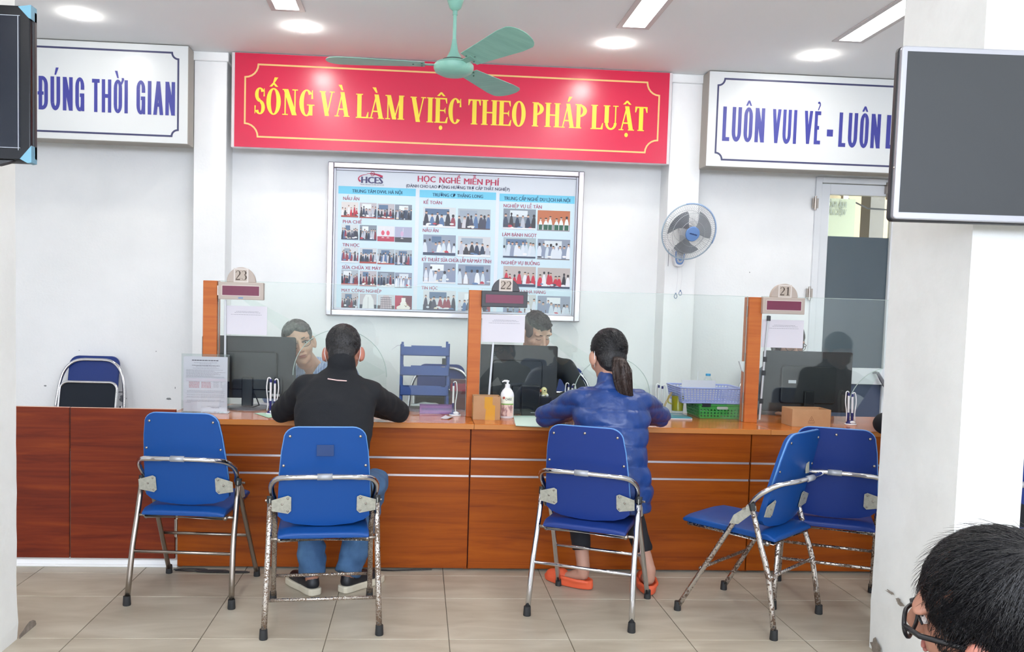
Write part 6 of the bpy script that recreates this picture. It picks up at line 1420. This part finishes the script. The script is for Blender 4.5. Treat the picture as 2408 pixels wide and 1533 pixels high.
# --- woman in the blue jacket
PJ = mat('blue_quilted_nylon', '20407f', .34, var=('1a3670', 12, (1, 1, 1), .4, .7), bump=(40, .35, .006)); LEG = mat('black_leggings', '14161d', .8)
hP2 = at(1428, 838, 4.08); H2 = frame((-.22, .86, -.34), (0, .25, 1), hP2)
def puff2(p, n):
    z = p.z; q = abs(sin(pi*(z-.012*sin(p.x*9))/.083)); q2 = .013*(q**.5)-.010
    return q2
def ex2(t, tp, J):
    H = J['H']; m = MB(); hell(m, H, (-.082, -.012, -.018), (.012, .021, .034), Matrix.Rotation(.45, 4, 'Z')); m.build('ear', SKIN2, t, smooth=True)
    m = MB(); m.tube([H @ V((-.081, -.034, .01)), H @ V((-.084, -.036, -.02)), H @ V((-.07, -.0, -.06))], .0015, 6); m.build('mask_loop', WPL, t, smooth=True)
def hair2(t, H, s):
    m = MB(); hell(m, H, (0, -.026, .034), (.086, .10, .096)); hell(m, H, (0, -.05, -.02), (.072, .06, .07)); hell(m, H, (0, -.06, -.062), (.055, .038, .04))
    o = blob(m, .0055, 4, .5, lambda p, n: n*(noise.noise(V((p.x*60, p.y*60, p.z*14)))*.002)).build('hair', HAIR, t, smooth=True)
    strands(t, H, s, 700, HAIR, None, .0007, .05, (0, -.026, .034), (.087, .101, .097), swirl=(.02, .12, .08), zmin=-.05, ymax=.04, lift=.003, sd=4)
    A = at(1449, 832, 3.96); yq = (H @ V((.02, -.125, .02))).y
    P = [at(1449, 838, yq), at(1457, 845, yq-.035), at(1462, 870, yq-.055), at(1465, 900, yq-.055), at(1470, 925, yq-.05), at(1477, 938, yq-.045), at(1487, 940, yq-.045)]
    rx = [.014, .027, .043, .040, .033, .026, .006]; ry = [.013, .022, .024, .024, .02, .016, .005]
    m = MB(); secs = []
    for p, a, b in zip(smooth_path(P, 3), [rx[min(6, i//3)]+(rx[min(6, i//3+1)]-rx[min(6, i//3)])*(i % 3)/3 for i in range(19)], [ry[min(6, i//3)]+(ry[min(6, i//3+1)]-ry[min(6, i//3)])*(i % 3)/3 for i in range(19)]): secs.append((p, V((a, 0, 0)), V((0, b, 0))))
    m.loft(secs, 20)
    for v in m.v: v.x += .0022*noise.noise(V((v.x*150, v.y*150, v.z*6))); v.y += .005*noise.noise(V((v.x*110, 0, v.z*4)))
    pt = m.build('ponytail', HAIRB, t, smooth=True)
    m = MB(); RR = random.Random(8)
    for k in range(260):
        a = RR.uniform(0, 2*pi); q = RR.uniform(.9, 1.12); pts = []
        for c, X, Y_ in secs[2+int(RR.random()*3)::3]: pts.append(c+X*cos(a)*q+Y_*sin(a)*q)
        if len(pts) > 2:
            pts[-1] += V((RR.gauss(0, .008), 0, RR.gauss(-.004, .006))); m.tube(pts, [.0009]*(len(pts)-1)+[.0003], 3, caps=False)
    m.build('tail_strands', HAIRB, pt, kind='stuff')
    m = MB(); m.tube([P[0]+V((.014*cos(q*.5), .004*sin(q), .013*sin(q*.5))) for q in range(13)], .004, 6, closed=True); m.build('hair_tie', BLKP, t, smooth=True)
    c = at(1425, 788, 4.06); m = MB().tube([c+V((-.008, -.01, .0)), c+V((.0, -.012, .004)), c+V((.009, -.01, .0))], .003, 6).ell(c+V((0, -.012, .006)), (.004, .003, .004)); m.build('hair_clip', mat('pink_clip', 'd98fa0', .4), t, smooth=True)
J2 = dict(pel=(.905, 3.88, .55), waist=(.905, 3.90, .69), chest=(.905, 3.97, .86), neck=(.905, 4.03, 1.0), H=H2, hs=.98, face=False,
          shL=(.775, 4.015, .945), shR=(1.04, 4.0, .94), elL=tuple(at(1283, 978, 4.26)), elR=tuple(at(1552, 978, 4.26)), wrL=(.80, 4.50, .82), wrR=(1.05, 4.50, .82),
          hdL=(.7, .7, -.02), hdR=(-.7, .7, -.02), hipL=(.83, 3.93, .52), hipR=(.975, 3.93, .52), knL=(.80, 4.24, .47), knR=(1.04, 4.24, .49),
          anL=(.835, 4.155, .115), anR=(1.145, 4.09, .115), toL=(.735, 4.24, .02), toR=(1.165, 4.26, .02), arm=1.02, leg=.93, stop=.80, cuff=.046, collar=.04, botname='leggings')
hem2 = [[(V((.915, 3.875, .50)), V((.163, -.02, 0)), V((.02, .13, 0))), (V((.915, 3.885, .62)), V((.155, 0, 0)), V((0, .125, 0))), (V((.91, 3.91, .74)), V((.15, 0, 0)), V((0, .12, 0)))]]
P2 = figure('person with a ponytail and quilted blue jacket seated with back turned at the middle window', J2, 'jacket', PJ, LEG, shoe_clog, hair2, skin=SKIN2, extra=ex2, sleeve=.020, wid=(.97, 1.0), hem=hem2, puff=puff2, tex=.007, vox=.008)
# --- clerk with glasses
stripe = mat('blue_striped_shirt', 'aebbd8', .7, var=('8796bd', 20, (8, 0, 0), .45, .55))
def noshoe(t, an, to): shoe_sneaker(t, an, to)
def hair3(t, H, s):
    m = MB(); hell(m, H, (0, -.022, .042), (.086, .098, .092)); hell(m, H, (0, -.045, -.0), (.078, .06, .075)); hell(m, H, (-.03, .045, .085), (.05, .04, .03)); hell(m, H, (.035, .04, .085), (.04, .04, .028))
    blob(m, .0055, 3, .5, lambda p, n: n*(noise.noise(V((p.x*50, p.y*50, p.z*50)))*.004)).build('hair', HAIRG, t, smooth=True)
    strands(t, H, s, 420, HAIRG, None, .0008, .04, (0, -.022, .042), (.081, .093, .087), swirl=(.02, -.03, .13), zmin=.0, ymax=.06, lift=.001, sd=9)
def ex3(t, tp, J):
    glasses(J['H'], t, 1.0); H = J['H']
    for q in (-1, 1):
        m = MB(); n = V(J['neck'])
        P = [n+V((q*.02, -.075, -.035)), n+V((q*.055, -.055, .02)), n+V((q*.075, .0, .03)), n+V((q*.10, -.07, -.055))]
        m.add(P+[p+V((0, -.006, 0)) for p in P], [(0, 1, 2, 3), (7, 6, 5, 4), (0, 4, 5, 1), (1, 5, 6, 2), (2, 6, 7, 3), (3, 7, 4, 0)]); m.build('collar_tip', stripe, tp, bevel=.002)
h3 = at(703, 806, 5.02); H3 = frame((.18, -.95, -.05), (-.27, 0, 1), h3)
J3 = dict(pel=(-.50, 5.62, .56), waist=(-.52, 5.55, .70), chest=(-.55, 5.36, .84), neck=(-.625, 5.16, .985), H=H3, hs=1.06,
          shL=(-.42, 5.26, .955), shR=(-.80, 5.26, .92), elL=(-.32, 5.16, .80), elR=(-.86, 5.16, .80), wrL=(-.40, 5.02, .795), wrR=(-.62, 5.02, .795), hdL=(-.6, -.3, -.1), hdR=(.6, -.3, -.1),
          hipL=(-.42, 5.58, .53), hipR=(-.58, 5.58, .53), knL=(-.40, 5.24, .5), knR=(-.62, 5.24, .5), anL=(-.40, 5.28, .1), anR=(-.60, 5.28, .1), toL=(-.39, 5.14, .03), toR=(-.61, 5.14, .03), arm=.88)
figure('person with greying hair, glasses and a pale blue shirt behind the left monitor', J3, 'shirt', stripe, LEG, noshoe, hair3, extra=ex3, skin=SKIN3, sleeve=.006, collar=False, hair=HAIRG)
# --- young clerk
def hair4(t, H, s):
    S = lambda *a: tuple(x*s for x in a); m = MB(); hell(m, H, S(0, -.02, .038), S(.0785, .092, .086)); hell(m, H, S(0, -.045, -.015), S(.074, .062, .065))
    for q in (-1, 1): hell(m, H, S(q*.066, .012, .02), S(.0135, .04, .038))
    blob(m, .005, 3, .5).build('hair_sides', mat('cropped_hair', '5c5150', .8), t, smooth=True)
    m = MB(); hell(m, H, S(.008, .0, .082), S(.066, .09, .05)); hell(m, H, S(.004, .055, .082), S(.055, .035, .034)); hell(m, H, S(.0, -.05, .07), S(.065, .05, .05))
    blob(m, .005, 3, .5, lambda p, n: n*(noise.noise(p*70)*.006+noise.noise(p*140)*.003)).build('hair', HAIR, t, smooth=True)
    strands(t, H, s, 260, HAIR, None, .0007, .016, (.004, .002, .07), (.066, .086, .062), swirl=(0, -.06, .12), zmin=.075, ymax=.10, lift=.004, sd=12)
h4 = at(1262, 783, 5.1); H4 = frame((.36, -.78, -.42), (.1, -.35, 1), h4)
J4 = dict(pel=(.70, 5.62, .56), waist=(.70, 5.56, .72), chest=(.705, 5.42, .90), neck=(.70, 5.24, 1.08), H=H4, hs=1.0, closed=True,
          shL=(.92, 5.33, .995), shR=(.47, 5.33, .995), elL=(1.0, 5.25, .84), elR=(.42, 5.22, .82), wrL=(.78, 5.06, .81), wrR=(.58, 5.06, .81), hdL=(-.7, -.2, -.1), hdR=(.7, -.2, -.1),
          hipL=(.79, 5.58, .53), hipR=(.61, 5.58, .53), knL=(.82, 5.24, .5), knR=(.6, 5.24, .5), anL=(.8, 5.28, .1), anR=(.6, 5.28, .1), toL=(.81, 5.14, .03), toR=(.6, 5.14, .03))
figure('young person in black looking down behind the middle monitor', J4, 'jacket', mat('black_cotton', '23282a', .8), LEG, noshoe, hair4, skin=SKIN3, sleeve=.015, wid=(1.0, 1.1))
# --- clerk hidden behind the right sheet
h5 = at(1856, 806, 5.12); H5 = frame((.05, -.93, -.3), (0, -.2, 1), h5)
off = V((h5.x-h4.x+.01, 0, -.03)); J5 = {k: (tuple(V(v)+off) if isinstance(v, tuple) and len(v) == 3 and not k.startswith('hd') else v) for k, v in J4.items()}; J5['H'] = H5; J5['elR'] = (J5['elR'][0]+.10, J5['elR'][1], J5['elR'][2]); J5['shR'] = (J5['shR'][0]+.07, J5['shR'][1], J5['shR'][2]-.07); J5['closed'] = False
def hair5(t, H, s):
    m = MB(); hell(m, H, (0, -.02, .036), (.092, .1, .092)); hell(m, H, (0, -.04, -.03), (.09, .06, .09)); hell(m, H, (.07, .0, -.02), (.022, .035, .07)); hell(m, H, (-.07, .0, -.02), (.022, .035, .07))
    blob(m, .0055, 3, .5, lambda p, n: n*noise.noise(p*50)*.004).build('hair', HAIRB, t, smooth=True)
figure('person with brown hair and glasses almost hidden by the sheet above the right monitor', J5, 'shirt', mat('grey_cotton', '6a6f78', .8), LEG, noshoe, hair5, skin=SKIN2, sleeve=.01, extra=lambda t, tp, J: glasses(J['H'], t, 1.0))
def stool(label, x, y, z):
    t = thing('stool', label, 'stool', (x, y, 0)); MB().lathe([(.17, z-.05), (.18, z-.03), (.175, z-.006), (.15, z)], (x, y, 0), 28).build('seat', BLACKF, t, smooth=2)
    MB().tube([(x, y, .08), (x, y, z-.05)], .022, 12).build('column', DULL, t)
    for k in range(5): a = 2*pi*k/5; MB().tube([(x, y, .08), (x+.22*cos(a), y+.22*sin(a), .045)], .012, 8).ell((x+.22*cos(a), y+.22*sin(a), .022), (.022, .022, .022)).build('leg', BLKP, t)
for nm, x, y, z in (('behind the left monitor', -.5, 5.64, .44), ('behind the middle monitor', .70, 5.64, .44), ('behind the right monitor', 2.29, 5.64, .41)): stool('round black stool %s' % nm, x, y, z)
# --- person in black behind the right pillar (a copy in another place)
q = dup(P1, (V(P1.location)+V((3.02, .0, 0))), 0, 'person in black seated behind the right pillar, only an elbow showing')
# --- person in the foreground
H6 = frame((-.64, .76, -.12), (-.32, -.23, .92), (.816, 1.158, .950))
def hair6(t, H, s):
    m = MB(); hell(m, H, (0, -.030, .034), (.083, .099, .094)); hell(m, H, (0, -.06, -.03), (.074, .058, .08)); hell(m, H, (0, .0, .07), (.064, .05, .048))
    o = blob(m, .006, 3, .5, lambda p, n: n*(noise.noise(p*45)*.004)).build('hair', HAIR, t, smooth=True)
    strands(t, H, s, 5200, HAIR, None, .00045, .07, (0, -.028, .036), (.0855, .102, .097), swirl=(0, -.07, .10), zmin=-.12, ymax=.08, lift=.006, sd=21)
    strands(t, H, s, 900, HAIR, None, .0005, .045, (0, .0, .0), (.09, .075, .08), swirl=(0, -.07, .10), zmin=-.045, ymax=.055, lift=.004, sd=23)
    strands(t, H, s, 420, HAIR, None, .0003, .05, (0, -.028, .036), (.088, .104, .100), swirl=(0, -.07, .10), zmin=-.03, ymax=.06, lift=.013, sd=22)
BG = mat('black_glasses', '17171b', .3)
def ex6(t, tp, J):
    glasses(J['H'], t, 1.0, BG, (.029, .022), .0032, .0, .098)
    m = MB(); hell(m, J['H'], (.084, -.008, -.016), (.012, .021, .034), Matrix.Rotation(-.4, 4, 'Z')); m.build('ear', EARS, t, smooth=True); m = MB(); hell(m, J['H'], (-.084, -.008, -.016), (.012, .021, .034), Matrix.Rotation(.4, 4, 'Z')); m.build('ear', EARS, t, smooth=True)
J6 = dict(pel=(.97, 1.10, .535), waist=(.965, 1.11, .61), chest=(.93, 1.14, .70), neck=(.875, 1.19, .815), H=H6, hs=1.0,
          shL=(.76, 1.04, .765), shR=(1.0, 1.33, .765), elL=(.62, 1.06, .60), elR=(.84, 1.42, .60), wrL=(.52, 1.28, .58), wrR=(.62, 1.42, .58), hdL=(-.6, .6, -.1), hdR=(-.8, .2, -.1),
          hipL=(.90, 1.04, .52), hipR=(1.02, 1.16, .52), knL=(.58, 1.32, .5), knR=(.70, 1.44, .5), anL=(.61, 1.29, .1), anR=(.73, 1.41, .1), toL=(.50, 1.38, .03), toR=(.62, 1.50, .03))
figure('person with black hair and black glasses in the foreground at the bottom right corner', J6, 'sweater', mat('dark_grey_knit', '2b2d33', .9), LEG, shoe_sneaker, hair6, skin=SKIN, extra=ex6, sleeve=.012)
